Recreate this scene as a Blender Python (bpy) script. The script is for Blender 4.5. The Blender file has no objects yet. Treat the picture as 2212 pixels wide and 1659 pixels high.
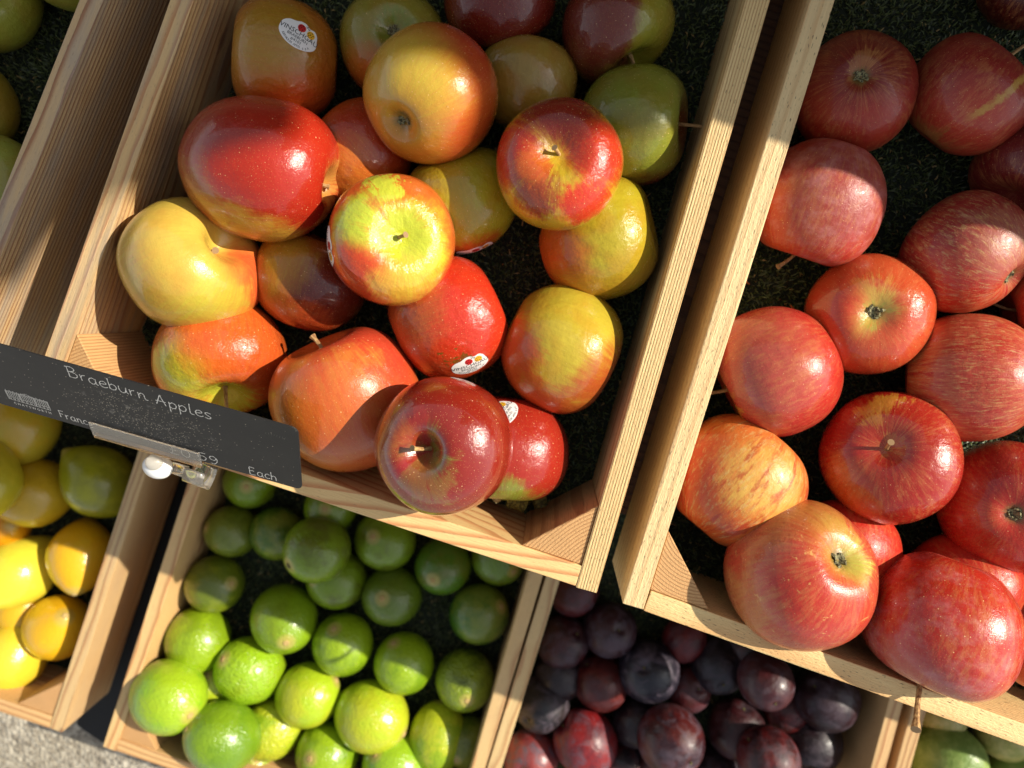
import bpy, bmesh, math, random
import numpy as np
from mathutils import Vector, Matrix, Quaternion
from mathutils.bvhtree import BVHTree

# ------------------------------------------------------------------ camera, light, exposure
S = bpy.context.scene
COL = S.collection
CAM_H = 0.46                      # camera height above the rims of the upper crates
FPX, CX, CY = 1660.0, 1106.0, 829.5
n_c = Vector((84.0, 149.5, -FPX)).normalized()
CQ = n_c.rotation_difference(Vector((0, 0, -1)))
cam_d = bpy.data.cameras.new("camera")
cam = bpy.data.objects.new("camera", cam_d); COL.objects.link(cam)
cam.location = (0, 0, CAM_H); cam.rotation_mode = 'QUATERNION'; cam.rotation_quaternion = CQ
cam_d.sensor_width = 36; cam_d.lens = FPX / 2212.0 * 36
cam_d.clip_start = 0.01; cam_d.clip_end = 500
cam_d.dof.use_dof = True; cam_d.dof.focus_distance = 0.445; cam_d.dof.aperture_fstop = 6.5
S.camera = cam

SUN = Vector((1.5, 0.36, 1.0)).normalized()
sl = bpy.data.lights.new("sun", 'SUN'); sl.energy = 5.0; sl.angle = math.radians(0.5); sl.color = (1.0, 0.915, 0.78)
so = bpy.data.objects.new("sun", sl); COL.objects.link(so)
so.rotation_mode = 'QUATERNION'; so.rotation_quaternion = Vector((0, 0, 1)).rotation_difference(SUN)
so.location = (1, 0, 2)
W = bpy.data.worlds.new("World"); S.world = W; W.use_nodes = True
nt = W.node_tree; nt.nodes.clear()
sky = nt.nodes.new('ShaderNodeTexSky'); sky.sky_type = 'NISHITA'; sky.sun_disc = False
sky.sun_elevation = math.asin(SUN.z); sky.sun_rotation = math.atan2(SUN.x, SUN.y)
bg = nt.nodes.new('ShaderNodeBackground'); bg.inputs['Strength'].default_value = 0.132
wo = nt.nodes.new('ShaderNodeOutputWorld')
hs = nt.nodes.new('ShaderNodeHueSaturation'); hs.inputs['Saturation'].default_value = 0.32   # sky colour muted so its fill light is less blue
nt.links.new(sky.outputs[0], hs.inputs['Color']); nt.links.new(hs.outputs[0], bg.inputs[0]); nt.links.new(bg.outputs[0], wo.inputs[0])
S.view_settings.view_transform = 'Standard'; S.view_settings.look = 'None'
S.view_settings.gamma = 1.0; S.view_settings.exposure = 0.44

# ------------------------------------------------------------------ helpers
CP = Vector((0, 0, CAM_H))
AX = CQ @ Vector((0, 0, -1))      # camera axis
def ray(x, y):
    return (CQ @ Vector((x - CX, CY - y, -FPX))).normalized()
def P(x, y, z):                   # where the line of sight through a picture point meets the level z
    d = ray(x, y); t = (z - CAM_H) / d.z
    return CP + d * t
def depth(p): return (p - CP).dot(AX)

def tag(o, label=None, cat=None, group=None, kind=None):
    if label: o['label'] = label
    if cat: o['category'] = cat
    if group: o['group'] = group
    if kind: o['kind'] = kind
    return o
def link_mesh(name, verts, faces, mat, parent=None, smooth=False, matrix=None):
    me = bpy.data.meshes.new(name)
    me.from_pydata([tuple(v) for v in verts], [], faces)
    if smooth: me.polygons.foreach_set('use_smooth', [True] * len(me.polygons))
    me.update()
    if mat: me.materials.append(mat)
    o = bpy.data.objects.new(name, me); COL.objects.link(o)
    if matrix is not None: o.matrix_world = matrix
    if parent is not None:
        o.parent = parent
        o.matrix_parent_inverse = Matrix.Identity(4)
        if matrix is not None:
            o.matrix_basis = parent.matrix_world.inverted() @ matrix
    return o
def link_bm(name, bm, mat, parent=None, smooth=False, matrix=None):
    me = bpy.data.meshes.new(name); bm.to_mesh(me); bm.free()
    if smooth: me.polygons.foreach_set('use_smooth', [True] * len(me.polygons))
    if mat: me.materials.append(mat)
    o = bpy.data.objects.new(name, me); COL.objects.link(o)
    if matrix is not None: o.matrix_world = matrix
    if parent is not None:
        o.parent = parent
        if matrix is not None:
            o.matrix_basis = parent.matrix_world.inverted() @ matrix
    return o
def empty(name, loc, rz=0):
    o = bpy.data.objects.new(name, None); COL.objects.link(o)
    o.empty_display_size = 0.02
    o.location = loc; o.rotation_euler = (0, 0, rz)
    o.matrix_world = Matrix.Translation(loc) @ Matrix.Rotation(rz, 4, 'Z')
    return o
def lin(c):
    r = []
    for v in c:
        v /= 255.0
        r.append(v / 12.92 if v <= 0.04045 else ((v + 0.055) / 1.055) ** 2.4)
    return tuple(r) + (1.0,)

class NB:
    """small node builder"""
    def __init__(s, name):
        s.m = bpy.data.materials.new(name); s.m.use_nodes = True
        s.t = s.m.node_tree; s.t.nodes.clear()
        s.out = s.t.nodes.new('ShaderNodeOutputMaterial')
        s.b = s.t.nodes.new('ShaderNodeBsdfPrincipled')
        s.t.links.new(s.b.outputs[0], s.out.inputs[0])
        s.tc = s.t.nodes.new('ShaderNodeTexCoord')
        s.obj = s.tc.outputs['Object']
    def put(s, sock, v):
        if v is None: return
        if isinstance(v, bpy.types.NodeSocket): s.t.links.new(v, sock)
        else: sock.default_value = v
    def math(s, op, a, b=None, c=None, clamp=False):
        n = s.t.nodes.new('ShaderNodeMath'); n.operation = op; n.use_clamp = clamp
        s.put(n.inputs[0], a); s.put(n.inputs[1], b); s.put(n.inputs[2], c); return n.outputs[0]
    def vmath(s, op, a, b=None):
        n = s.t.nodes.new('ShaderNodeVectorMath'); n.operation = op
        s.put(n.inputs[0], a); s.put(n.inputs[1], b)
        return n.outputs['Value'] if op in ('DOT_PRODUCT', 'LENGTH') else n.outputs[0]
    def noise(s, vec, scale, detail=3, rough=0.5, dist=0.0):
        n = s.t.nodes.new('ShaderNodeTexNoise'); s.put(n.inputs['Vector'], vec)
        n.inputs['Scale'].default_value = scale; n.inputs['Detail'].default_value = detail
        n.inputs['Roughness'].default_value = rough; n.inputs['Distortion'].default_value = dist
        return n.outputs['Fac']
    def voro(s, vec, scale, feature='F1', out='Distance', rnd=1.0):
        n = s.t.nodes.new('ShaderNodeTexVoronoi'); n.feature = feature; s.put(n.inputs['Vector'], vec)
        n.inputs['Scale'].default_value = scale; n.inputs['Randomness'].default_value = rnd
        return n.outputs[out]
    def step(s, x, a, b, hi=1.0):          # smooth step a..b -> 0..hi
        n = s.t.nodes.new('ShaderNodeMapRange'); n.interpolation_type = 'SMOOTHSTEP'
        s.put(n.inputs['Value'], x); s.put(n.inputs['From Min'], a); s.put(n.inputs['From Max'], b)
        n.inputs['To Min'].default_value = 0.0; n.inputs['To Max'].default_value = hi
        return n.outputs[0]
    def ramp(s, x, a, b, lo, hi):
        n = s.t.nodes.new('ShaderNodeMapRange')
        s.put(n.inputs['Value'], x); n.inputs['From Min'].default_value = a; n.inputs['From Max'].default_value = b
        n.inputs['To Min'].default_value = lo; n.inputs['To Max'].default_value = hi
        return n.outputs[0]
    def mix(s, f, a, b, blend='MIX'):
        n = s.t.nodes.new('ShaderNodeMix'); n.data_type = 'RGBA'; n.blend_type = blend
        s.put(n.inputs[0], f); s.put(n.inputs[6], a); s.put(n.inputs[7], b); return n.outputs[2]
    def sep(s, v):
        n = s.t.nodes.new('ShaderNodeSeparateXYZ'); s.put(n.inputs[0], v); return n.outputs
    def comb(s, x, y, z):
        n = s.t.nodes.new('ShaderNodeCombineXYZ')
        s.put(n.inputs[0], x); s.put(n.inputs[1], y); s.put(n.inputs[2], z); return n.outputs[0]
    def bump(s, h, strength, dist, normal=None):
        n = s.t.nodes.new('ShaderNodeBump'); n.inputs['Strength'].default_value = strength
        n.inputs['Distance'].default_value = dist; s.put(n.inputs['Height'], h)
        if normal is not None: s.put(n.inputs['Normal'], normal)
        return n.outputs[0]
    def set(s, **k):
        for kk, v in k.items(): s.put(s.b.inputs[kk.replace('_', ' ')], v)
        return s.m
def plain(name, c, rough=0.5, **k):
    n = NB(name); return n.set(Base_Color=lin(c), Roughness=rough, **k)

# ------------------------------------------------------------------ materials
_wc = [0]
def wood(light=(214, 178, 124), dark=(168, 116, 66), pith=(0.03, 0.05), tilt=0.02, spacing=0.0026, contrast=1.0, rough_sawn=0.5, weather_sky=0.0, wobk=0.006):
    """solid pine: growth rings round a pith line running along local X"""
    _wc[0] += 1; sd = _wc[0] * 1.37
    n = NB("pine_wood")
    light = (min(255, light[0] * 1.03), min(255, light[1] * 1.05), light[2] * 1.01)
    off = n.vmath('ADD', n.obj, (sd * 0.31, 0, 0))
    x, y, z = n.sep(off)
    lowv = n.comb(n.math('MULTIPLY', x, 7.0), n.math('MULTIPLY', y, 22.0), n.math('MULTIPLY', z, 22.0))
    wob = n.noise(n.vmath('ADD', lowv, (sd, sd * 2, 0)), 1.0, 3, 0.5)
    wob = n.math('MULTIPLY', n.math('SUBTRACT', wob, 0.5), wobk)
    xx = n.sep(n.obj)[0]
    yy = n.math('ADD', n.math('SUBTRACT', y, pith[0]), n.math('MULTIPLY', xx, tilt))
    zz = n.math('SUBTRACT', z, pith[1])
    r = n.math('SQRT', n.math('ADD', n.math('MULTIPLY', yy, yy), n.math('MULTIPLY', zz, zz)))
    r = n.math('ADD', r, wob)
    k = n.math('FRACT', n.math('DIVIDE', r, spacing))
    late = n.math('MULTIPLY', n.step(k, 0.45, 0.88), n.math('SUBTRACT', 1.0, n.step(k, 0.93, 1.0)))
    fib = n.noise(n.comb(n.math('MULTIPLY', x, 25.0), n.math('MULTIPLY', y, 900.0), n.math('MULTIPLY', z, 900.0)), 1.0, 4, 0.6)
    fine = n.noise(n.vmath('MULTIPLY', off, (350, 900, 900)), 1.0, 2, 0.6)
    blot = n.noise(off, 14.0, 4, 0.6)
    base = n.mix(n.math('MULTIPLY', late, 0.74 * contrast, clamp=True), lin(light), lin((dark[0] * 1.02, dark[1] * .93, dark[2] * .84)))
    base = n.mix(n.ramp(fib, 0.3, 0.7, 0.0, 0.35), base, lin([c * 0.84 for c in light]))
    base = n.mix(n.step(blot, 0.45, 0.75, 0.2), base, lin([dark[0] * 1.08, dark[1] * 0.98, dark[2] * 0.9]))
    kv = n.t.nodes.new('ShaderNodeTexVoronoi'); kv.inputs['Scale'].default_value = 1.0
    n.put(kv.inputs['Vector'], n.comb(n.math('MULTIPLY', x, 7.0), n.math('MULTIPLY', y, 16.0), n.math('MULTIPLY_ADD', z, 16.0, sd)))
    kc = n.t.nodes.new('ShaderNodeSeparateColor'); n.put(kc.inputs[0], kv.outputs['Color'])
    kd = n.math('ADD', kv.outputs['Distance'], n.math('MULTIPLY', n.noise(off, 120, 3), .04))
    km = n.math('MULTIPLY', n.step(kd, .13, .09, .8), n.math('GREATER_THAN', kc.outputs[0], .55))
    base = n.mix(km, base, lin((112, 66, 34)))
    grime = n.noise(off, 55.0, 5, 0.7)
    base = n.mix(n.step(grime, 0.60, 0.80, 0.35), base, lin((110, 92, 70)))
    if weather_sky:
        wn = n.noise(n.vmath('MULTIPLY', off, (9, 60, 60)), 1.0, 4, 0.65)
        base = n.mix(n.step(wn, 0.35, 0.7, weather_sky), base, lin((150, 143, 132)))  # grey patches: sky reflection on shaded rims painted in, with some weathering
    pore = n.noise(n.vmath('MULTIPLY', off, (260, 1100, 1100)), 1.0, 1, 0.5)
    base = n.mix(n.step(pore, 0.64, 0.74, 0.6 * rough_sawn), base, lin((84, 60, 38)))
    h = n.math('ADD', n.math('MULTIPLY', fib, 0.7), n.math('ADD', n.math('MULTIPLY', fine, 0.6 * rough_sawn), n.math('MULTIPLY', late, 0.35)))
    nr = n.bump(h, 0.8, 0.0008)
    return n.set(Base_Color=base, Roughness=0.62, Normal=nr)
def end_wood(pith=(0.06, -0.04), light=(205, 160, 105), dark=(158, 104, 58)):
    """corner block, grain vertical, so the top shows end grain"""
    n = NB("end_grain_pine")
    x, y, z = n.sep(n.obj)
    wob = n.math('MULTIPLY', n.math('SUBTRACT', n.noise(n.vmath('MULTIPLY', n.obj, (26, 26, 4)), 1.0, 2), 0.5), 0.004)
    a = n.math('SUBTRACT', x, pith[0]); b = n.math('SUBTRACT', y, pith[1])
    r = n.math('ADD', n.math('SQRT', n.math('ADD', n.math('MULTIPLY', a, a), n.math('MULTIPLY', b, b))), wob)
    k = n.math('FRACT', n.math('DIVIDE', r, 0.0021))
    late = n.math('MULTIPLY', n.step(k, 0.4, 0.85), n.math('SUBTRACT', 1.0, n.step(k, 0.92, 1.0)))
    base = n.mix(n.math('MULTIPLY', late, 0.6), lin(light), lin(dark))
    g = n.noise(n.vmath('MULTIPLY', n.obj, (900, 900, 40)), 1.0, 3, 0.7)
    base = n.mix(n.step(g, 0.5, 0.75, 0.45), base, lin([c * 0.7 for c in dark]))
    base = n.mix(n.step(n.noise(n.obj, 40, 3), 0.45, 0.7, 0.3), base, lin([c * 0.85 for c in light]))
    nr = n.bump(n.math('ADD', g, n.math('MULTIPLY', late, 0.4)), 0.7, 0.0009)
    return n.set(Base_Color=base, Roughness=0.75, Normal=nr)

# ------------------------------------------------------------------ setting
def rect_mesh(x0, x1, y0, y1, z): return [(x0, y0, z), (x1, y0, z), (x1, y1, z), (x0, y1, z)], [(0, 1, 2, 3)]
UP_N = Vector((0.328, 0.945, 0)).normalized()     # horizontal direction from the viewer towards the back of the stall
UP_U = Vector((0.945, -0.328, 0)).normalized()    # along the row, left to right
UP_M = Matrix(((UP_U.x, UP_N.x, 0, 0), (UP_U.y, UP_N.y, 0, 0), (0, 0, 1, 0), (0, 0, 0, 1)))
GZ = -0.352
def pavement_mat():
    n = NB("pavement")
    v = n.t.nodes.new('ShaderNodeTexVoronoi'); v.inputs['Scale'].default_value = 210; n.put(v.inputs['Vector'], n.obj)
    cs = n.t.nodes.new('ShaderNodeSeparateColor'); n.put(cs.inputs[0], v.outputs['Color'])
    base = n.mix(cs.outputs[0], lin((128, 120, 106)), lin((198, 190, 172)))
    base = n.mix(n.step(n.noise(n.obj, 130, 4, 0.7), 0.5, 0.68, 0.7), base, lin((96, 90, 80)))
    base = n.mix(n.step(n.noise(n.obj, 9, 5, 0.6), 0.4, 0.7, 0.4), base, lin((150, 140, 118)))
    h = n.math('ADD', n.math('MULTIPLY', v.outputs['Distance'], -1.0), n.math('MULTIPLY', n.noise(n.obj, 260, 4, 0.7), 0.8))
    return n.set(Base_Color=base, Roughness=0.85, Normal=n.bump(h, 0.8, 0.003))
v, f = rect_mesh(-60, 60, -60, 60, GZ)
tag(link_mesh("pavement", v, f, pavement_mat()), kind='structure')

# black cloth under the lower crates, with a ragged front edge
def cloth():
    n = NB("black_cloth")
    n.set(Base_Color=lin((20, 20, 20)), Roughness=0.9, Normal=n.bump(n.noise(n.obj, 400, 3, 0.7), 0.5, 0.001))
    rnd = random.Random(5)
    vs, fs = [], []
    N = 160
    for i in range(N + 1):
        u = -1.2 + 2.6 * i / N
        e0 = -0.50 if u < -0.368 else (-0.616 if u < -0.286 else -0.565)
        e = e0 + 0.006 * math.sin(u * 60) + 0.005 * math.sin(u * 143 + 1) + rnd.uniform(-.003, .003)
        for k, (dn, dz) in enumerate(((0, 0.0), (0.004, 0.0035), (0.36, 0.004), (0.46, 0.004))):
            vs.append((u, e + dn if k < 2 else -0.59 + dn, GZ + 0.001 + dz + (0.0008 * math.sin(u * 37) if k == 1 else 0)))
    for i in range(N):
        for k in range(3):
            a = i * 4 + k; fs.append((a, a + 4, a + 5, a + 1))
    o = link_mesh("ground_cloth", vs, fs, n.m, smooth=True, matrix=UP_M)
    tag(o, "black cloth lying on the pavement under the lower crates", "cloth")
cloth()

# stepped stand that carries the crates (mostly hidden under them)
def box_bm(x0, x1, y0, y1, z0, z1, bev=0.0):
    bm = bmesh.new()
    vs = [bm.verts.new(p) for p in ((x0, y0, z0), (x1, y0, z0), (x1, y1, z0), (x0, y1, z0), (x0, y0, z1), (x1, y0, z1), (x1, y1, z1), (x0, y1, z1))]
    for q in ((0, 3, 2, 1), (4, 5, 6, 7), (0, 1, 5, 4), (1, 2, 6, 5), (2, 3, 7, 6), (3, 0, 4, 7)):
        bm.faces.new([vs[i] for i in q])
    if bev: bmesh.ops.bevel(bm, geom=list(bm.edges), offset=bev, segments=2, affect='EDGES', profile=0.6)
    return bm
stand = empty("display_stand", (0, 0, GZ))
tag(stand, "dark stained stepped timber stand, seen in the gaps between the crates", "stand")
dkw = wood((98, 66, 44), (58, 36, 24), spacing=0.004)
STM = UP_M.copy()
link_bm("shelf", box_bm(-1.1, 1.25, -0.118, 0.50, -0.104, -0.0855, 0.001), dkw, stand, matrix=STM)
link_bm("riser", box_bm(-1.09, 1.24, -0.106, -0.088, GZ + 0.001, -0.1045, 0.001), dkw, stand, matrix=STM)
link_bm("shelf", box_bm(-1.1, 1.25, 0.335, 0.90, 0.222, 0.240, 0.001), dkw, stand, matrix=STM)
link_bm("riser", box_bm(-1.09, 1.24, 0.501, 0.518, GZ + 0.001, 0.2215, 0.001), dkw, stand, matrix=STM)

# unseen sheet added overhead, its edge traced to shade the left and middle crates
shade_root = empty("added_shade", (0.9, 1.3, GZ))
tag(shade_root, "unseen green sheet on a pole, added overhead to shade the left and middle crates", "shade sheet")
AZ = 1.1
def shade_pt(u, n): return (u + 1.2994 * AZ, n + 0.832 * AZ)
shade_outline = [shade_pt(0.35, 0.78), shade_pt(0.06, 0.34), shade_pt(0.034, 0.126), shade_pt(0.0, 0.108), shade_pt(-0.036, 0.088), shade_pt(-0.060, 0.076), shade_pt(-0.082, 0.076), shade_pt(-0.100, 0.094), shade_pt(-0.125, 0.098), shade_pt(-0.155, 0.088), shade_pt(-0.178, 0.077), shade_pt(-0.188, 0.062), shade_pt(-0.193, 0.046), shade_pt(-0.200, 0.028), shade_pt(-0.226, 0.010), shade_pt(-0.252, -0.004), shade_pt(-0.275, -0.020), shade_pt(-0.288, -0.044), shade_pt(-0.300, -0.072), shade_pt(-0.322, -0.092), shade_pt(-0.338, -0.120)]
shade_outline += [shade_pt(-0.40, -0.19), shade_pt(-1.3, -0.10), shade_pt(-1.3, 1.1)]
bm = bmesh.new(); lo = [bm.verts.new((a, b, AZ)) for a, b in shade_outline]; hi = [bm.verts.new((a, b, AZ + 0.004)) for a, b in shade_outline]
bm.faces.new(lo[::-1]); bm.faces.new(hi)
for i in range(len(lo)): j = (i + 1) % len(lo); bm.faces.new((lo[i], lo[j], hi[j], hi[i]))
link_bm("shade_sheet", bm, plain("shade_sheet_cloth", (70, 92, 66), 0.9), shade_root, matrix=STM)
link_bm("pole", box_bm(shade_pt(0.33, 0.76)[0] - .04, shade_pt(0.33, 0.76)[0], shade_pt(0.33, 0.76)[1] - .04, shade_pt(0.33, 0.76)[1], GZ, AZ - .001, .002), dkw, shade_root, matrix=STM)

# ------------------------------------------------------------------ crates
TH = 0.0133
def unit(a, b):
    d = (b - a); return d.normalized(), d.length
def panel(parent, A, B, inward, ztop, h, mat, name):
    """board from A to B along its outer top edge; thickness goes towards `inward`"""
    X, L = unit(A, B); Y = Vector((-X.y, X.x, 0)); sgn = 1 if Y.dot(inward) > 0 else -1
    y0, y1 = (0, TH) if sgn > 0 else (-TH, 0)
    M = Matrix(((X.x, Y.x, 0, A.x), (X.y, Y.y, 0, A.y), (0, 0, 1, ztop), (0, 0, 0, 1)))
    return link_bm(name, box_bm(0, L, y0, y1, -h, 0, 0.0007), mat, parent, matrix=M)
def meet(a, da, b, db):
    d = da.x * db.y - da.y * db.x
    t = ((b.x - a.x) * db.y - (b.y - a.y) * db.x) / d
    return a + da * t
H_WALL = 0.082; FLOOR = 0.0755
def crate(label, FL, FR, LB, RB, z, length, mats, blocks=True, left_full=True):
    """FL/FR front outer corners, LB/RB points farther up each side's outer edge (all at rim height)"""
    FL, FR, LB, RB = [Vector((p.x, p.y, 0)) for p in (FL, FR, LB, RB)]
    dl, _ = unit(FL, LB); dr, _ = unit(FR, RB); df, wF = unit(FL, FR)
    BL = FL + dl * length; BR = FR + dr * length
    inl = Vector((dl.y, -dl.x, 0)); inr = Vector((-dr.y, dr.x, 0)); inf = Vector((-df.y, df.x, 0))
    c = (FL + FR + BL + BR) / 4
    root = empty("wooden_crate", (c.x, c.y, z - H_WALL - 0.003), math.atan2(df.y, df.x))
    tag(root, label, "crate", "wooden crates of fruit on the stepped stand")
    panel(root, FL, BL, inl, z, H_WALL, mats[0], "side_panel")
    panel(root, FR, BR, inr, z, H_WALL, mats[1], "side_panel")
    iFL = meet(FL, df, FL + inl * (TH + 0.0003), dl); iFR = meet(FR, df, FR + inr * (TH + 0.0003), dr)
    panel(root, iFL, iFR, inf, z - 0.0004, H_WALL - 0.001, mats[2], "front_panel")
    db, _ = unit(BL, BR); iBL = meet(BL, db, FL + inl * (TH + 0.0003), dl); iBR = meet(BR, db, FR + inr * (TH + 0.0003), dr)
    panel(root, iBL, iBR, -inf, z - 0.0004, H_WALL - 0.001, mats[2], "back_panel")
    # base
    q = [FL + (inl + inf) * 0.001, FR + (inr + inf) * 0.001, BR + (inr - inf) * 0.001, BL + (inl - inf) * 0.001]
    q = [root.matrix_world.inverted() @ Vector((p.x, p.y, z - H_WALL - 0.003)) for p in q]
    vs = q + [p + Vector((0, 0, 0.0028)) for p in q]
    link_mesh("base", vs, [(3, 2, 1, 0), (4, 5, 6, 7), (0, 1, 5, 4), (1, 2, 6, 5), (2, 3, 7, 6), (3, 0, 4, 7)], mats[2], root)
    # triangular corner blocks
    ic = {}
    ic['FL'] = meet(FL + inf * TH, df, FL + inl * TH, dl); ic['FR'] = meet(FR + inf * TH, df, FR + inr * TH, dr)
    ic['BL'] = meet(BL - inf * TH, db, FL + inl * TH, dl); ic['BR'] = meet(BR - inf * TH, db, FR + inr * TH, dr)
    LEG = 0.0385
    for key, a, b in (('FL', df, dl), ('FR', -df, dr), ('BL', db, -dl), ('BR', -db, -dr)):
        o = ic[key] + (a + b) * 0.0003
        zt = z - 0.0016
        M = Matrix(((df.x, -df.y, 0, o.x), (df.y, df.x, 0, o.y), (0, 0, 1, zt), (0, 0, 0, 1)))
        Mi = M.inverted()
        tri = [Mi @ Vector((p.x, p.y, zt)) for p in (o, o + a * LEG, o + b * LEG)]
        if (tri[1] - tri[0]).cross(tri[2] - tri[0]).z < 0: tri = [tri[0], tri[2], tri[1]]
        bm = bmesh.new()
        T = [bm.verts.new(p) for p in tri]; Bo = [bm.verts.new(p - Vector((0, 0, H_WALL - 0.004))) for p in tri]
        bm.faces.new(T); bm.faces.new(Bo[::-1])
        for i in range(3): bm.faces.new((T[i], Bo[i], Bo[(i + 1) % 3], T[(i + 1) % 3]))
        bmesh.ops.bevel(bm, geom=list(bm.edges), offset=0.0005, segments=1, affect='EDGES')
        link_bm("corner_block", bm, mats[3], root, matrix=M)
    return dict(root=root, q=[iFL + inf * TH, iFR + inf * TH, iBR - inf * TH, iBL - inf * TH], z=z, dl=dl, df=df)

ZU, ZL = 0.0, -0.25
P2 = lambda x, y, z: P(x, y, z)
def along(p, q, y):   # point on picture line p-q at picture height y
    t = (y - p[1]) / (q[1] - p[1]); return (p[0] + (q[0] - p[0]) * t, y)
# upper row
WA = wood((205, 166, 118), (150, 98, 58), pith=(0.05, -0.02), spacing=0.0028, weather_sky=0.25)
C_left = crate("upper wooden crate at the left edge holding yellow-green apples, pine rim greyed with sky sheen",
    P2(-820, 640, ZU), P2(-108, 828, ZU), P2(-560, 0, ZU), P2(223, 0, ZU), ZU, 0.60,
    [WA, wood((196, 160, 118), (140, 92, 56), pith=(-0.02, -0.09), spacing=0.0030, contrast=1.3, weather_sky=0.65), WA, end_wood()])
C_mid = crate("upper middle wooden crate of mixed red and yellow apples behind the black price sign",
    P2(59, 873, ZU), P2(1289, 1282, ZU), P2(367, 0, ZU), P2(1664, 0, ZU), ZU, 0.60,
    [wood((214, 174, 122), (170, 112, 64), pith=(0.03, -0.06), spacing=0.0032, weather_sky=0.6),
     wood((222, 190, 138), (176, 132, 80), pith=(0.15, -0.03), tilt=0.0, spacing=0.0017, contrast=1.0, rough_sawn=1.0, wobk=0.0015),
     wood((228, 188, 132), (186, 112, 62), pith=(0.050, 0.022), tilt=-0.17, spacing=0.0075, contrast=1.0, wobk=0.012),
     end_wood()])
C_right = crate("upper right wooden crate of striped red apples, fuzzy sawn pine rim",
    P2(1345, 1304, ZU), P2(2600, 1752, ZU), P2(1750, 0, ZU), P2(2990, 300, ZU), ZU, 0.60,
    [wood((222, 190, 144), (190, 146, 96), pith=(0.2, 0.12), spacing=0.006, contrast=0.5, rough_sawn=1.3),
     WA, wood((226, 192, 138), (186, 136, 80), pith=(0.02, 0.10), tilt=0.03, spacing=0.0034, contrast=0.8, rough_sawn=1.3), end_wood((0.02, 0.05))])
# lower row
lm_r0, lm_r1 = (133, 1583), (312, 1030)
WB = wood((210, 168, 118), (158, 104, 60), pith=(0.04, -0.05), spacing=0.003)
C_lemon = crate("lower left wooden crate of lemons standing above the pavement",
    P2(-620, 1330, ZL), P2(133, 1583, ZL), P2(-440, 780, ZL), P2(312, 1030, ZL), ZL, 0.42,
    [WB, wood((206, 170, 122), (150, 104, 62), pith=(-0.03, -0.08), spacing=0.0032, weather_sky=0.2), WB, end_wood()])
C_lime = crate("lower wooden crate of green limes below the price sign",
    P2(222, 1613, ZL), P2(985, 1873, ZL), P2(410, 1030, ZL), P2(1170, 1253, ZL), ZL, 0.40,
    [wood((216, 176, 124), (166, 108, 62), pith=(0.01, -0.05), spacing=0.0028), wood((212, 174, 124), (168, 122, 78), pith=(0.02, 0.1), spacing=0.002, weather_sky=0.1), WB, end_wood()])
C_plum = crate("lower wooden crate of dark plums below the two apple crates",
    P2(986, 1876, ZL), P2(1832, 1960, ZL), P2(1177, 1255, ZL), P2(1949, 1527, ZL), ZL, 0.42,
    [wood((210, 176, 128), (170, 128, 84), pith=(0.02, 0.11), spacing=0.0021, weather_sky=0.1), wood((206, 166, 120), (160, 110, 70), spacing=0.0030), WB, end_wood()])
C_pear = crate("lower wooden crate of green pears at the bottom right corner",
    P2(1868, 1905, ZL), P2(2660, 2150, ZL), P2(1970, 1530, ZL), P2(2830, 1500, ZL), ZL, 0.42,
    [wood((204, 164, 118), (150, 102, 62), spacing=0.003), WB, WB, end_wood()])

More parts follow.
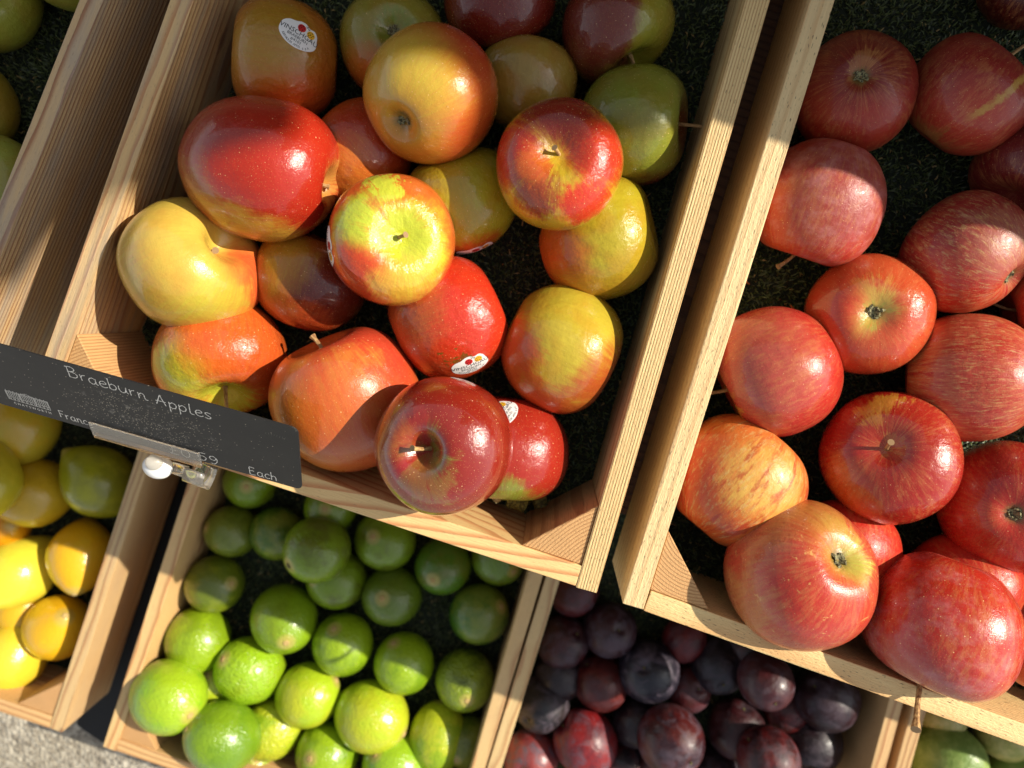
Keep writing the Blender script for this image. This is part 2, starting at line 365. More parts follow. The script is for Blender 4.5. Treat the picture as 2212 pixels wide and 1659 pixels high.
# ------------------------------------------------------------------ artificial turf
def turf_mats():
    n = NB("turf_blades")
    r = n.t.nodes.new('ShaderNodeNewGeometry')
    base = n.mix(r.outputs['Random Per Island'], lin((38, 50, 28)), lin((100, 114, 64)))
    base = n.mix(n.step(r.outputs['Random Per Island'], .965, .975), base, lin((176, 150, 96)))
    n.set(Base_Color=base, Roughness=0.45)
    b = NB("turf_backing"); b.set(Base_Color=lin((30, 38, 24)), Roughness=0.9)
    return n.m, b.m
TB, TK = turf_mats()
def turf(cr, label, count, seed):
    rs = np.random.RandomState(seed)
    q = [np.array((p.x, p.y)) for p in cr['q']]; z = cr['z'] - FLOOR - 0.004
    c = sum(q) / 4
    root = empty("turf_liner", (c[0], c[1], z))
    tag(root, label, "turf mat", "artificial turf liners in the crates")
    ql = [(p - c) * 0.997 for p in q]
    vs = [(p[0], p[1], 0) for p in ql] + [(p[0], p[1], 0.0012) for p in ql]
    link_mesh("backing", vs, [(3, 2, 1, 0), (4, 5, 6, 7), (0, 1, 5, 4), (1, 2, 6, 5), (2, 3, 7, 6), (3, 0, 4, 7)], TK, root)
    s, t = rs.rand(count, 1), rs.rand(count, 1)
    p = (1 - s) * (1 - t) * ql[0] + s * (1 - t) * ql[1] + s * t * ql[2] + (1 - s) * t * ql[3]
    a = rs.rand(count) * 2 * np.pi; lean = rs.uniform(0.3, 1.3, count); L = rs.uniform(0.003, 0.0058, count); w = rs.uniform(0.0003, 0.0006, count)
    d = np.stack([np.cos(a), np.sin(a)], 1); pr = np.stack([-np.sin(a), np.cos(a)], 1)
    V = np.zeros((count, 5, 3))
    V[:, 0, :2] = p - pr * w[:, None]; V[:, 1, :2] = p + pr * w[:, None]; V[:, :2, 2] = 0.001
    m = p + d * (L * np.sin(lean) * 0.4)[:, None]
    V[:, 2, :2] = m + pr * w[:, None]; V[:, 3, :2] = m - pr * w[:, None]; V[:, 2:4, 2] = (0.001 + L * np.cos(lean * 0.6) * 0.55)[:, None]
    V[:, 4, :2] = p + d * (L * np.sin(lean))[:, None]; V[:, 4, 2] = 0.001 + L * np.cos(lean) * 0.9
    base = np.arange(count)[:, None] * 5
    me = bpy.data.meshes.new("grass_blades")
    loops = np.concatenate([np.concatenate([base + [0, 1, 2, 3]], 1), base + [3, 2, 4]], 1)   # 7 loops per blade
    me.vertices.add(count * 5); me.vertices.foreach_set('co', V.reshape(-1))
    me.loops.add(count * 7); me.loops.foreach_set('vertex_index', loops.reshape(-1).astype(np.int32))
    st = (np.arange(count)[:, None] * 7 + [0, 4]).reshape(-1)
    me.polygons.add(count * 2); me.polygons.foreach_set('loop_start', st.astype(np.int32))
    me.update(calc_edges=True); me.validate()
    me.materials.append(TB)
    o = bpy.data.objects.new("grass_blades", me); COL.objects.link(o); o.parent = root
    o['kind'] = 'stuff'
turf(C_mid, "dark green artificial turf lining the floor of the middle apple crate", 60000, 1)
turf(C_right, "dark green artificial turf lining the floor of the right apple crate", 60000, 2)
turf(C_left, "dark green artificial turf lining the crate of yellow-green apples", 40000, 3)
turf(C_lemon, "dark green artificial turf under the lemons", 22000, 4)
turf(C_lime, "dark green artificial turf under the limes", 30000, 5)
turf(C_plum, "dark green artificial turf under the plums", 26000, 6)
turf(C_pear, "dark green artificial turf under the pears at the bottom right", 16000, 7)
# ------------------------------------------------------------------ fruit helpers
def view_frame(p):
    zc = (CP - p).normalized(); R = CQ @ Vector((1, 0, 0)); X = (R - zc * R.dot(zc)).normalized()
    return X, zc.cross(X), zc
def vdir(p, t):
    X, Y, Z = view_frame(p)
    u, v = t[0], t[1]
    w = t[2] if len(t) > 2 else math.sqrt(max(0.0, 1 - u * u - v * v))
    return (X * u + Y * v + Z * w).normalized()
def plane_factor(t):
    w = t[2] if len(t) > 2 else math.sqrt(max(0.0, 1 - t[0] ** 2 - t[1] ** 2))
    return 1.0 + 0.045 * math.sqrt(max(0.0, 1 - min(1, w * w)))
def radius_for(p, d): return 0.5 * d * depth(p) / FPX * 0.985
def place(specs, floor, tol=0.80):
    done = []
    for s in sorted(specs, key=lambda q: q.get('L', 0)):
        z = floor + 0.03
        if s.get('L', 0) == 0:
            for _ in range(12):
                p = P(s['c'][0], s['c'][1], z); r = radius_for(p, s['d']); z = floor + r * 0.93
        else:
            p = P(s['c'][0], s['c'][1], z); r = radius_for(p, s['d']); z = floor + r * 0.93
            for _ in range(200):
                p = P(s['c'][0], s['c'][1], z); r = radius_for(p, s['d'])
                if all((p - q).length >= s.get('tol', tol) * (r + rq) for q, rq in done): break
                z += 0.001
        z += s.get('dz', 0)
        p = P(s['c'][0], s['c'][1], z); r = radius_for(p, s['d'])
        s['p'], s['r'] = p, r
        done.append((p, r))
def orient(axis, roll):
    z = axis.normalized(); t = Vector((0.3, 0.9, 0.2)) if abs(z.y) < 0.9 else Vector((1, 0, 0))
    x = t.cross(z).normalized(); y = z.cross(x)
    return Matrix((x, y, z)).transposed() @ Matrix.Rotation(roll, 3, 'Z')
def lumps(V, rs, amp, n=7, fmax=3.2):
    """smooth low-frequency lumps on unit directions"""
    out = np.zeros(len(V))
    for _ in range(n):
        k = rs.normal(size=3); k = k / np.linalg.norm(k) * rs.uniform(1.2, fmax)
        out += np.sin(V @ k + rs.rand() * 6.28)
    return out * amp / math.sqrt(n)
def lathe(fn, nr=64, ns=88):
    th = np.linspace(0, np.pi, nr + 1)[1:-1]; ph = np.linspace(0, 2 * np.pi, ns, endpoint=False)
    T, F = np.meshgrid(th, ph, indexing='ij')
    s, z = fn(T, F)
    V = np.stack([s * np.cos(F), s * np.sin(F), z], -1).reshape(-1, 3)
    zt = fn(np.array([[1e-4]]), np.array([[0.]]))[1][0, 0]; zb = fn(np.array([[np.pi - 1e-4]]), np.array([[0.]]))[1][0, 0]
    V = np.concatenate([V, [[0, 0, zt], [0, 0, zb]]])
    fs = []
    for i in range(len(th) - 1):
        a, b = i * ns, (i + 1) * ns
        for j in range(ns):
            k = (j + 1) % ns; fs.append((a + j, b + j, b + k, a + k))
    n = len(V)
    for j in range(ns):
        k = (j + 1) % ns
        fs.append((n - 2, j, k)); fs.append((n - 1, (len(th) - 1) * ns + k, (len(th) - 1) * ns + j))
    return V, fs
def tube(pts, rad, ns=10, cap=True):
    vs, fs = [], []
    pts = [Vector(p) for p in pts]
    for i, p in enumerate(pts):
        t = (pts[min(i + 1, len(pts) - 1)] - pts[max(i - 1, 0)]).normalized()
        a = t.orthogonal().normalized() if i == 0 else (a - t * a.dot(t)).normalized()
        b = t.cross(a)
        for k in range(ns):
            an = 2 * math.pi * k / ns
            vs.append(p + (a * math.cos(an) + b * math.sin(an)) * rad[i])
    for i in range(len(pts) - 1):
        for k in range(ns):
            l = (k + 1) % ns; fs.append((i * ns + k, i * ns + l, (i + 1) * ns + l, (i + 1) * ns + k))
    if cap:
        fs.append(tuple(range(ns))[::-1]); fs.append(tuple(range((len(pts) - 1) * ns, len(pts) * ns)))
    return vs, fs

def skin(c, k=0.85):
    r, g, b = [v * k for v in c[:3]]
    return lin((r, max(g, .23 * r), max(b, .13 * r)))
# colours (as they look in daylight)
YG, YE, OR, RE, DR, GR, OL, CR, PK = (214, 204, 60), (236, 190, 84), (226, 122, 44), (206, 46, 30), (132, 26, 24), (150, 172, 52), (196, 158, 60), (238, 206, 130), (214, 84, 70)

def apple_skin(base, spots, seed, streak=0.12, warp=0.5, dots=0.5, rough=0.22, coat=0.6, stripes=None, cav=None, cavsz=0.22, lumpy=0.5, scuff=0.0, bloom=0.0, mott=0.0, bands=()):
    """spots: (local direction, angle deg, softness deg, colour, strength)"""
    n = NB("apple_skin"); v = n.vmath('NORMALIZE', n.obj)
    sd = seed * 3.7
    vs = n.vmath('ADD', v, (sd, sd * .3, -sd))
    x, y, z = n.sep(v)
    rad = n.math('MAXIMUM', n.math('SQRT', n.math('ADD', n.math('MULTIPLY', x, x), n.math('MULTIPLY', y, y))), 0.02)
    ax, ay = n.math('DIVIDE', x, rad), n.math('DIVIDE', y, rad)
    def mer(F, zk, off=0.0):            # streaks that run from stalk to calyx
        return n.comb(n.math('MULTIPLY_ADD', ax, F, off + sd), n.math('MULTIPLY_ADD', ay, F, off), n.math('MULTIPLY', z, zk))
    st1 = n.noise(mer(7.0, 1.2), 1.0, 4, 0.6); st2 = n.noise(mer(26.0, 3.0, 3.0), 1.0, 4, 0.65)
    wn = n.noise(vs, 1.6, 4, 0.55); wf = n.noise(vs, 9.0, 4, 0.65)
    base_n = n.mix(n.step(n.noise(vs, 2.2, 3), 0.4, 0.65, 0.5), skin(base), skin([min(255, base[0] * 1.03), base[1] * 0.82, base[2] * 0.8]))
    base_n = n.mix(n.ramp(st2, 0.3, 0.7, 0.0, 0.4), base_n, skin([base[0] * 0.88, base[1] * 0.82, base[2] * 0.8]))
    c = base_n
    pert = n.math('ADD', n.math('MULTIPLY', n.math('SUBTRACT', wn, 0.5), warp),
                  n.math('ADD', n.math('MULTIPLY', n.math('SUBTRACT', st1, 0.5), streak * 1.1),
                         n.math('ADD', n.math('MULTIPLY', n.math('SUBTRACT', st2, 0.5), streak * 1.0), n.math('MULTIPLY', n.math('SUBTRACT', wf, 0.5), 0.16))))
    for i, (d, ang, soft, colr, k) in enumerate(spots):
        dd = n.math('ADD', n.vmath('DOT_PRODUCT', v, tuple(d)), pert)
        m = n.step(dd, math.cos(math.radians(min(175, ang + soft))), math.cos(math.radians(max(2, ang - soft))), k)
        cc = n.mix(n.ramp(st2, 0.35, 0.65, 0.0, 0.30), skin(colr), skin([min(255, colr[0] * 1.05), min(255, colr[1] * 1.35 + 16), colr[2] * 1.15]))
        c = n.mix(m, c, cc)
    if stripes:
        colr, F, lo, hi, k = stripes
        s = n.noise(mer(F, 1.5, 9.0), 1.0, 3, 0.7)
        s2 = n.noise(mer(F * 2.5, 5.0, 5.0), 1.0, 3, 0.7)
        c = n.mix(n.step(n.math('MULTIPLY_ADD', s2, 0.45, s), lo, hi, k), c, skin(colr))
        s3 = n.noise(mer(F * 3.2, 7.0, 1.0), 1.0, 4, 0.75)
        c = n.mix(n.step(s3, 0.50, 0.66, 0.5), c, skin(CR))
    if mott:
        mott = mott * 0.8
        s4 = n.noise(mer(15.0, 5.0, 2.0), 1.0, 5, 0.75); s5 = n.noise(vs, 2.0, 2, 0.5)
        c = n.mix(n.step(n.math('MULTIPLY_ADD', s5, 0.35, s4), 0.62, 0.86, mott), c, skin((236, 160, 92)))
        s6 = n.noise(mer(9.0, 2.0, 7.0), 1.0, 5, 0.75)
        c = n.mix(n.step(s6, 0.52, 0.70, mott * 0.8), c, skin((176, 26, 28)))
    for (bn, bw, bd, bang, colr) in bands:
        q = n.math('ADD', n.math('ABSOLUTE', n.vmath('DOT_PRODUCT', v, tuple(bn))), n.math('MULTIPLY', n.math('SUBTRACT', wf, 0.5), bw * 2.6))
        m = n.math('MULTIPLY', n.step(q, bw, bw * 0.15, 0.8), n.step(n.vmath('DOT_PRODUCT', v, tuple(bd)), math.cos(bang), math.cos(bang * .6)))
        c = n.mix(m, c, skin(colr))
    # cavities: green-yellow round the stalk, brown-green round the calyx
    if cav:
        dd = n.math('ADD', z, n.math('MULTIPLY', n.math('SUBTRACT', st1, 0.5), 0.14))
        c = n.mix(n.step(dd, 1 - cavsz, 1 - cavsz * 0.25, 0.9), c, skin(cav))
    rz = n.math('ABSOLUTE', z)
    c = n.mix(n.step(n.math('ADD', n.math('MULTIPLY', z, -1.0), n.math('MULTIPLY', n.math('SUBTRACT', st2, 0.5), 0.05)), 0.975, 0.995, 0.8), c, lin((104, 92, 44)))
    # pale lenticels
    vd = n.t.nodes.new('ShaderNodeTexVoronoi'); n.put(vd.inputs['Vector'], vs); vd.inputs['Scale'].default_value = 17.0
    cs = n.t.nodes.new('ShaderNodeSeparateColor'); n.put(cs.inputs[0], vd.outputs['Color'])
    rad2 = n.math('MULTIPLY_ADD', cs.outputs[0], 0.10, 0.06)
    m = n.math('MULTIPLY', n.step(n.math('DIVIDE', vd.outputs['Distance'], rad2), 1.0, 0.55, dots), n.math('GREATER_THAN', cs.outputs[1], 0.25))
    c = n.mix(m, c, lin((240, 200, 140)))
    v3 = n.voro(vs, 40.0); c = n.mix(n.math('MULTIPLY', n.step(v3, 0.17, 0.09, dots * 0.6), 1.0), c, lin((236, 190, 120)))
    if scuff:
        sc = n.noise(n.vmath('MULTIPLY', vs, (3.0, 5.0, 9.0)), 1.0, 6, 0.75, 0.6)
        c = n.mix(n.step(sc, 0.62, 0.66, scuff), c, lin((214, 164, 96)))
    c = n.mix(n.step(n.noise(vs, 48, 4, 0.75), 0.52, 0.72, 0.22), c, skin((base[0] * .75 + 60, base[1] * .6 + 60, base[2])))
    # tiny dark flecks
    fk = n.voro(n.vmath('ADD', vs, (5, 5, 5)), 6.0); c = n.mix(n.step(fk, 0.045, 0.025, 0.6), c, lin((84, 58, 24)))
    rg = rough
    if bloom:
        bl = n.noise(n.vmath('MULTIPLY', vs, (3, 3, 5)), 1.0, 5, 0.7)
        c = n.mix(n.step(bl, 0.42, 0.75, bloom), c, lin((206, 150, 146)))
    h = n.math('ADD', n.math('MULTIPLY', n.noise(vs, 5.5, 3, 0.5), lumpy), n.math('ADD', n.math('MULTIPLY', n.noise(vs, 15, 4, 0.65), 0.26 * lumpy), n.math('MULTIPLY', n.noise(vs, 60, 3, 0.6), 0.045)))
    nr = n.bump(h, 0.36, 0.0055)
    n.set(Base_Color=c, Roughness=n.ramp(wf, 0.3, 0.7, rg * 0.8, rg * 1.35), Normal=nr)
    n.b.inputs['Coat Weight'].default_value = coat * .85; n.b.inputs['Coat Roughness'].default_value = 0.05
    n.b.inputs['Specular IOR Level'].default_value = 0.38
    n.b.inputs['Subsurface Weight'].default_value = 0.0
    return n.m

def stem_mat():
    n = NB("apple_stalk"); f = n.noise(n.vmath('MULTIPLY', n.obj, (500, 500, 90)), 1.0, 4, 0.7)
    return n.set(Base_Color=n.mix(n.step(f, 0.35, 0.65), lin((132, 92, 52)), lin((196, 158, 102))), Roughness=0.7, Normal=n.bump(f, 0.6, 0.0006))
STEM_M = stem_mat(); STEM_TIP = plain("stalk_tip", (150, 120, 84), 0.9)
CALYX_M = NB("calyx"); CALYX_M = CALYX_M.set(Base_Color=CALYX_M.mix(CALYX_M.step(CALYX_M.noise(CALYX_M.obj, 900, 3), 0.4, 0.6), lin((60, 54, 34)), lin((142, 136, 96))), Roughness=0.85)

def apple_fn(h, a, b, ca, cb, shape_top=0.82, lobes=0.03, sk=0.0):
    def fn(T, F):
        s = np.sin(T); c = np.cos(T)
        zz = h * np.sign(c) * np.abs(c) ** shape_top
        s2 = s * (1 + 0.07 * c) * (1 + lobes * np.cos(5 * F + sk) * (0.25 + 0.75 * np.clip(-c, 0, 1)) * np.clip(s * 1.5, 0, 1))
        top = np.where(c > 0, 1, 0) * a * np.exp(-(s / ca) ** 2); bot = np.where(c < 0, 1, 0) * b * np.exp(-(s / cb) ** 2)
        return s2 / 1.03, zz - top + bot
    return fn
STK = {}
def text_mesh(body, size, align='CENTER'):
    key = (body, size)
    if key in STK: return STK[key]
    cu = bpy.data.curves.new("t", 'FONT'); cu.body = body; cu.size = size; cu.align_x = align; cu.resolution_u = 2
    o = bpy.data.objects.new("t", cu); COL.objects.link(o)
    dg = bpy.context.evaluated_depsgraph_get(); me = o.evaluated_get(dg).to_mesh()
    vs = [tuple(v.co) for v in me.vertices]; fs = [tuple(p.vertices) for p in me.polygons]
    o.evaluated_get(dg).to_mesh_clear(); bpy.data.objects.remove(o); bpy.data.curves.remove(cu)
    STK[key] = (vs, fs); return STK[key]
def catmull(pts, closed=False, sub=5):
    out = []; n = len(pts)
    rng = range(n) if closed else range(n - 1)
    for i in rng:
        g = (lambda k: pts[k % n]) if closed else (lambda k: pts[min(max(k, 0), n - 1)])
        p0, p1, p2, p3 = g(i - 1), g(i), g(i + 1), g(i + 2)
        for j in range(sub):
            t = j / sub
            out.append(tuple(0.5 * (2 * p1[k] + (p2[k] - p0[k]) * t + (2 * p0[k] - 5 * p1[k] + 4 * p2[k] - p3[k]) * t * t + (3 * p1[k] - p0[k] - 3 * p2[k] + p3[k]) * t ** 3) for k in range(2)))
    if not closed: out.append(tuple(pts[-1]))
    return out
PAPER = plain("sticker_paper", (232, 230, 226), 0.35); INK = plain("sticker_ink", (20, 20, 26), 0.4)
S_RED = plain("sticker_red", (196, 36, 36), 0.4); S_YEL = plain("sticker_yellow", (234, 178, 40), 0.4)
def sticker(apple, me, spec_dir, ang, size=0.0118, label=None):
    bvh = BVHTree.FromPolygons([v.co for v in me.vertices], [tuple(p.vertices) for p in me.polygons])
    R = apple.matrix_world.to_3x3().inverted()
    p = apple.matrix_world.translation
    d = (R @ vdir(p, spec_dir)).normalized()
    h = bvh.ray_cast(d * 0.2, -d)
    p0, nn = h[0], h[1]
    X, Y, Z = view_frame(p)
    e1w = X * math.cos(ang) + Y * math.sin(ang)
    e1 = (R @ e1w); e1 = (e1 - nn * e1.dot(nn)).normalized(); e2 = nn.cross(e1)
    def proj(u, v, off):
        o = p0 + e1 * u * size + e2 * v * size
        r = bvh.ray_cast(o + nn * 0.012, -nn, 0.03)
        return (r[0] + r[1] * off) if r[0] is not None else o + nn * off
    ol = [(-1, .0), (-.95, .3), (-.72, .52), (-.38, .60), (-.12, .72), (.12, .73), (.28, .64), (.42, .62), (.62, .66), (.82, .50), (.92, .22), (.99, -.02), (.95, -.28), (.72, -.52), (.35, -.68), (0, -.73), (-.4, -.67), (-.75, -.48), (-.95, -.25)]
    ol = catmull(ol, True, 4); N = len(ol); vs = [proj(0, 0, .00012)]; fs = []
    for k in range(1, 8):
        for (a, b) in ol: vs.append(proj(a * k / 7, b * k / 7, .00012))
    for j in range(N):
        l = (j + 1) % N; fs.append((0, 1 + j, 1 + l))
        for k in range(6): fs.append((1 + k * N + j, 1 + (k + 1) * N + j, 1 + (k + 1) * N + l, 1 + k * N + l))
    so_ = link_mesh("sticker", vs, fs, PAPER, apple, smooth=True)
    if label: so_['label'] = label
    # lettering
    vs, fs = [], []
    for body, sz, cy in (("VINSCHGAU", .36, -.06), ("BRAEBURN", .22, -.27), ("#4101", .22, -.47)):
        tv, tf = text_mesh(body, sz); b0 = len(vs)
        for q in tv: vs.append(proj(q[0], q[1] + cy, .00022))
        fs += [tuple(i + b0 for i in f) for f in tf]
    for i, ch in enumerate("SÜDTIROLER APFEL g.g.A."):
        if ch == ' ': continue
        an = math.radians(212 + i * 5.2); tv, tf = text_mesh(ch, .15); b0 = len(vs)
        cx, cy = .88 * math.cos(an), .66 * math.sin(an); ro = an + math.pi / 2
        tx, ty = -.88 * math.sin(an), .66 * math.cos(an); ro = math.atan2(ty, tx)
        for q in tv: vs.append(proj(cx + q[0] * math.cos(ro) - q[1] * math.sin(ro), cy + q[0] * math.sin(ro) + q[1] * math.cos(ro), .00022))
        fs += [tuple(i2 + b0 for i2 in f) for f in tf]
    link_mesh("lettering", vs, fs, INK, so_)
    for (cx, cy, mt) in ((-.0, .38, S_RED), (.52, .33, S_YEL)):
        vs = [proj(cx, cy, .0002)]; fs = []; mi = []
        for k in range(20):
            a = 2 * math.pi * k / 20; vs.append(proj(cx + .21 * math.cos(a), cy + .21 * math.sin(a), .0002))
        for k in range(20): fs.append((0, 1 + k, 1 + (k + 1) % 20)); mi.append(0)
        for (dx, dy) in ((-.1, .08), (.02, .12), (.11, .03), (-.03, 0), (.05, -.09), (-.1, -.07), (-.16, 0.0)):
            b0 = len(vs)
            for k in range(7):
                a = 2 * math.pi * k / 7; vs.append(proj(cx + dx + .033 * math.cos(a), cy + dy + .033 * math.sin(a), .00028))
            fs.append(tuple(range(b0, b0 + 7))); mi.append(1)
        for sx in (-1, 1):                      # feelers
            b0 = len(vs); q0 = (cx + .2 * (1 if cx < .2 else -1), cy + .16)
            for (a, b) in ((0, 0), (.03, 0), (.05 * sx + .03, .1), (.05 * sx, .1)): vs.append(proj(q0[0] + a, q0[1] + b, .00028))
            fs.append((b0, b0 + 1, b0 + 2, b0 + 3)); mi.append(1)
        e = link_mesh("ladybird_print", vs, fs, mt, so_); e.data.materials.append(INK)
        e.data.polygons.foreach_set('material_index', mi)
    return so_

_seed = [10]
def apple(s, group, cat="apple", name="apple"):
    _seed[0] += 1; sd = s.get('seed', _seed[0]); rs = np.random.RandomState(sd)
    p, r = s['p'], s['r']
    ax = vdir(p, s.get('ax', (0.2, 0.3))); r *= plane_factor(s.get('ax', (0.2, 0.3)))
    R = orient(ax, rs.rand() * 6.28)
    h = s.get('h', 0.88)
    fn = apple_fn(h, s.get('a', 0.27) * 1.0, s.get('b', 0.17), s.get('ca', 0.34), s.get('cb', 0.24), lobes=s.get('lobes', 0.025), sk=rs.rand() * 6, shape_top=s.get('st', 0.86))
    V, fs = lathe(fn)
    U = V / np.maximum(np.linalg.norm(V, axis=1, keepdims=True), 1e-6)
    rho = np.sqrt(V[:, 0] ** 2 + V[:, 1] ** 2)
    k = 1 + lumps(U, rs, s.get('lump', 0.022)) * np.clip(rho * 2, 0, 1)
    V = V * k[:, None]
    # lean: one shoulder higher
    V[:, 2] += V[:, 0] * s.get('skew', 0.05) * (V[:, 2] > 0) * np.clip(rho * 1.5, 0, 1) * np.clip(V[:, 2], 0, 1)
    V *= r
    M = Matrix.Translation(p) @ R.to_4x4()
    Ri = R.inverted()
    spots = [((Ri @ vdir(p, q[0])), q[1], q[2], q[3], q[4] if len(q) > 4 else 1.0) for q in s.get('spots', [])]
    kw = dict(s.get('skin', {}))
    if 'bands' in s:
        kw['bands'] = []
        for qa, qb, bw, cc in s['bands']:
            da, db = Ri @ vdir(p, qa), Ri @ vdir(p, qb)
            kw['bands'].append((da.cross(db).normalized(), bw, (da + db).normalized(), da.angle(db) / 2, cc))
    mat = apple_skin(s['base'], spots, sd, **kw)
    o = link_mesh(name, V, fs, mat, smooth=True, matrix=M)
    tag(o, s['label'], cat, group)
    # stalk
    zb = (h - s.get('a', 0.27)) * r
    if s.get('stem', True) and s.get('stemlen', 0) > 0:
        L = s.get('stemlen', 0.5) * r; ln = s.get('lean', (rs.uniform(-.4, .4), rs.uniform(-.4, .4)))
        if 'leanv' in s:      # lean given as a direction seen in the picture
            q = Ri @ vdir(p, s['leanv']); ln = (q.x * 1.0, q.y * 1.0)
        pts, rad = [], []
        for i in range(7):
            t = i / 6
            pts.append((ln[0] * L * t ** 1.5, ln[1] * L * t ** 1.5, zb - 0.03 * r + L * t))
            rad.append(s.get('stemr', 1.0) * r * (0.034 - 0.008 * math.sin(t * 3.1) + (0.014 if i == 6 else 0) + (0.01 if i == 0 else 0)))
        v2, f2 = tube(pts, rad, 9); st = link_mesh("stem", v2, f2, STEM_M, o, smooth=False)
        st.data.materials.append(STEM_TIP); st.data.polygons[-1].material_index = 1
    # calyx: dried sepals in the blossom end
    zc_ = -(h - s.get('b', 0.17)) * r
    vs, f3 = [], []
    for i in range(11):
        a = i * 0.571 * 2 + rs.rand() * .3; l = r * rs.uniform(0.09, 0.18); w = r * 0.03; up = r * rs.uniform(0.01, 0.07)
        c0 = Vector((math.cos(a), math.sin(a), 0)); t0 = Vector((-c0.y, c0.x, 0)); b0 = len(vs)
        o0 = Vector((0, 0, zc_ + r * 0.004)); vs += [o0 + c0 * r * .01 - t0 * w, o0 + c0 * r * .01 + t0 * w, o0 + c0 * l * .6 - Vector((0, 0, up)) + t0 * w, o0 + c0 * l * .6 - Vector((0, 0, up)) - t0 * w, o0 + c0 * l - Vector((0, 0, up * .4)) + t0 * w * rs.uniform(-2, 2)]
        f3 += [(b0, b0 + 1, b0 + 2, b0 + 3), (b0 + 3, b0 + 2, b0 + 4)]
    link_mesh("calyx", vs, f3, CALYX_M, o)
    for k in s.get('stickers', []): sticker(o, o.data, *k[:2], **(k[2] if len(k) > 2 else {}))
    return o

